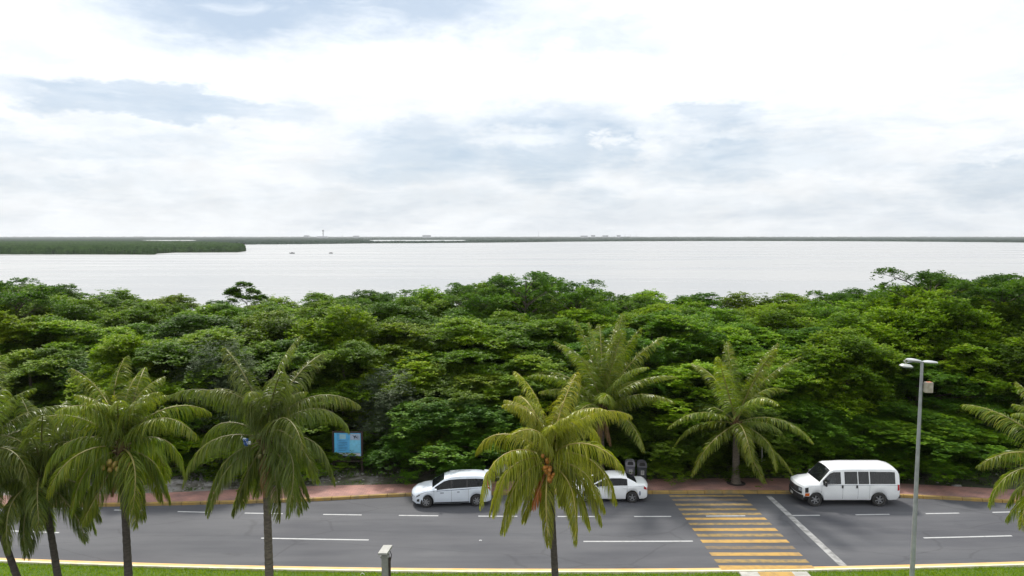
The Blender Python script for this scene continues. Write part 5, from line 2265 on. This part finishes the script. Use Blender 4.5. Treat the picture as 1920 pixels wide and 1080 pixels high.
M_far_wall = pmat('distant_wall', (.40, .41, .43), (.34, .35, .37), scale=.05, rough=.8)
M_far_dark = pmat('distant_glass', (.12, .13, .15), rough=.4)
# control tower
D_ = 5200.0
b0 = V(606, 444, D_)
t = thing('control_tower', 'pale slender control tower above the horizon at left', 'tower', (b0.x, D_, 0))
zt = V(606, 431, D_).z
mb = MB()
mb.lathe([(5.5, 0), (4.2, 12), (3.8, zt - 14), (4.5, zt - 12)], 12)
mb.build('shaft', M_far_wall, t)
mb = MB()
mb.lathe([(4.5, zt - 12), (8.5, zt - 8.5), (8.5, zt - 7)], 12)
mb.build('gallery', M_far_wall, t)
mb = MB()
mb.lathe([(6.5, zt - 7), (7.6, zt - 2.5)], 12)
mb.build('cab', M_far_dark, t)
mb = MB()
mb.lathe([(7.9, zt - 2.5), (7.2, zt - 1.2), (.5, zt)], 12)
mb.tube([(0, 0, zt), (0, 0, zt + 7)], .35, 5)
mb.build('roof', M_far_wall, t)
mb = MB()
mb.box((-6, 0, 9), (70, 30, 18), ch=1)
mb.build('base_block', M_far_wall, t)

wpos = [(548, 'second'), ]
# low buildings and masts far along the horizon
fb = [(575, 5, 40, 'flat pale shed left of the control tower'), (668, 4, 50, 'low pale block right of the control tower'),
      (800, 6, 70, 'low flat roofed building above the long inlet'), (1095, 4, 60, 'low pale building left of the cranes'),
      (1112, 6, 34, 'boxy pale building near the cranes'), (1135, 5, 48, 'wide low block between the cranes'), (1160, 6, 30, 'pale block below the right cranes')]
for px, hpx, wm_, lb in fb:
    d_ = 6500.0
    q = V(px, 444.5 - hpx * .55, d_)
    t = thing('distant_building', lb, 'building', (q.x, d_, 0))
    mb = MB()
    mb.box((0, 0, q.z / 2), (wm_, 24, q.z), ch=.3)
    mb.build('wall', M_far_wall, t)
    mb = MB()
    mb.box((0, 0, q.z + .8), (wm_ + 2, 26, 1.6))
    mb.build('roof', M_far_dark, t)
for px, ytop, lb in [(1010, 434, 'thin radio mast standing alone on the horizon'), (1172, 438, 'left one of the far masts'),
                     (1182, 439, 'middle one of the far masts'), (1193, 438.5, 'right one of the far masts'), (642, 440, 'short mast right of the control tower')]:
    d_ = 6200.0
    q = V(px, ytop, d_)
    mb = MB()
    mb.tube([(0, 0, 0), (0, 0, q.z)], [2.0, .7], 6)
    for k in range(4):
        zz_ = q.z * (.35 + .15 * k)
        mb.box((0, 0, zz_), (4.2 - .6 * k, .5, .5))
    o = mb.build('mast', M_far_wall)
    o.location = (q.x, d_, 0)
    tag(o, lb, 'mast')

# two small boats
M_hull = pmat('boat_hull', (.10, .10, .11), rough=.5)
M_hull_w = pmat('boat_hull_pale', (.42, .42, .42), rough=.5)
for px, py, L_, mat, lb in [(548, 475.5, 4.4, M_hull, 'small dark boat on the lagoon right of the island, nearer the island'),
                            (621, 475.5, 3.2, M_hull_w, 'smaller pale boat on the lagoon, the one farther right')]:
    q = G(px, py, -.8)
    t = thing('small_boat', lb, 'boat', (q.x, q.y, -.8), .3)
    mb = MB()
    sec_ = []
    for k in range(9):
        u = k / 8
        hw = .75 * math.sin(math.pi * min(1, .5 + u * .5)) if u > .5 else .75
        hw = .75 * (1 - max(0, (u - .4) / .6) ** 2)
        sec_.append([(-L_ / 2 + L_ * u, -hw, .75 + .25 * u * u), (-L_ / 2 + L_ * u, -hw * .7, -.1), (-L_ / 2 + L_ * u, hw * .7, -.1), (-L_ / 2 + L_ * u, hw, .75 + .25 * u * u)])
    for k in range(8):
        for j in range(3):
            mb.add([sec_[k][j], sec_[k + 1][j], sec_[k + 1][j + 1], sec_[k][j + 1]], [(0, 1, 2, 3)])
    mb.add(sec_[0], [(0, 1, 2, 3)])
    mb.build('hull', mat, t)
    mb = MB()
    mb.box((-.2, 0, .9), (1.4, .9, .7), ch=.08)
    mb.build('console', M_hull, t)
    mb = MB()
    mb.box((-L_ / 2 - .15, 0, .7), (.35, .35, .9), ch=.05)
    mb.build('outboard_motor', M_black, t)

# ------------------------------------------------------------------ humid air
hz = MB()
hz.box((0, 4500, 36), (19000, 11000, 84))
o = hz.build('haze', None) if False else None
m = bpy.data.materials.new('humid_air')
m.use_nodes = True
nt = m.node_tree
nt.nodes.clear()
mo = nt.nodes.new('ShaderNodeOutputMaterial')
pv = nt.nodes.new('ShaderNodeVolumePrincipled')
pv.inputs['Color'].default_value = (.92, .95, 1, 1)
pv.inputs['Density'].default_value = 0.00006
pv.inputs['Anisotropy'].default_value = .3
nt.links.new(pv.outputs[0], mo.inputs['Volume'])
hz = MB()
hz.box((0, 6300, 36), (24000, 12800, 90))
o = hz.build('haze', m)
o['kind'] = 'stuff'
o['label'] = 'thin humid air over the lagoon'
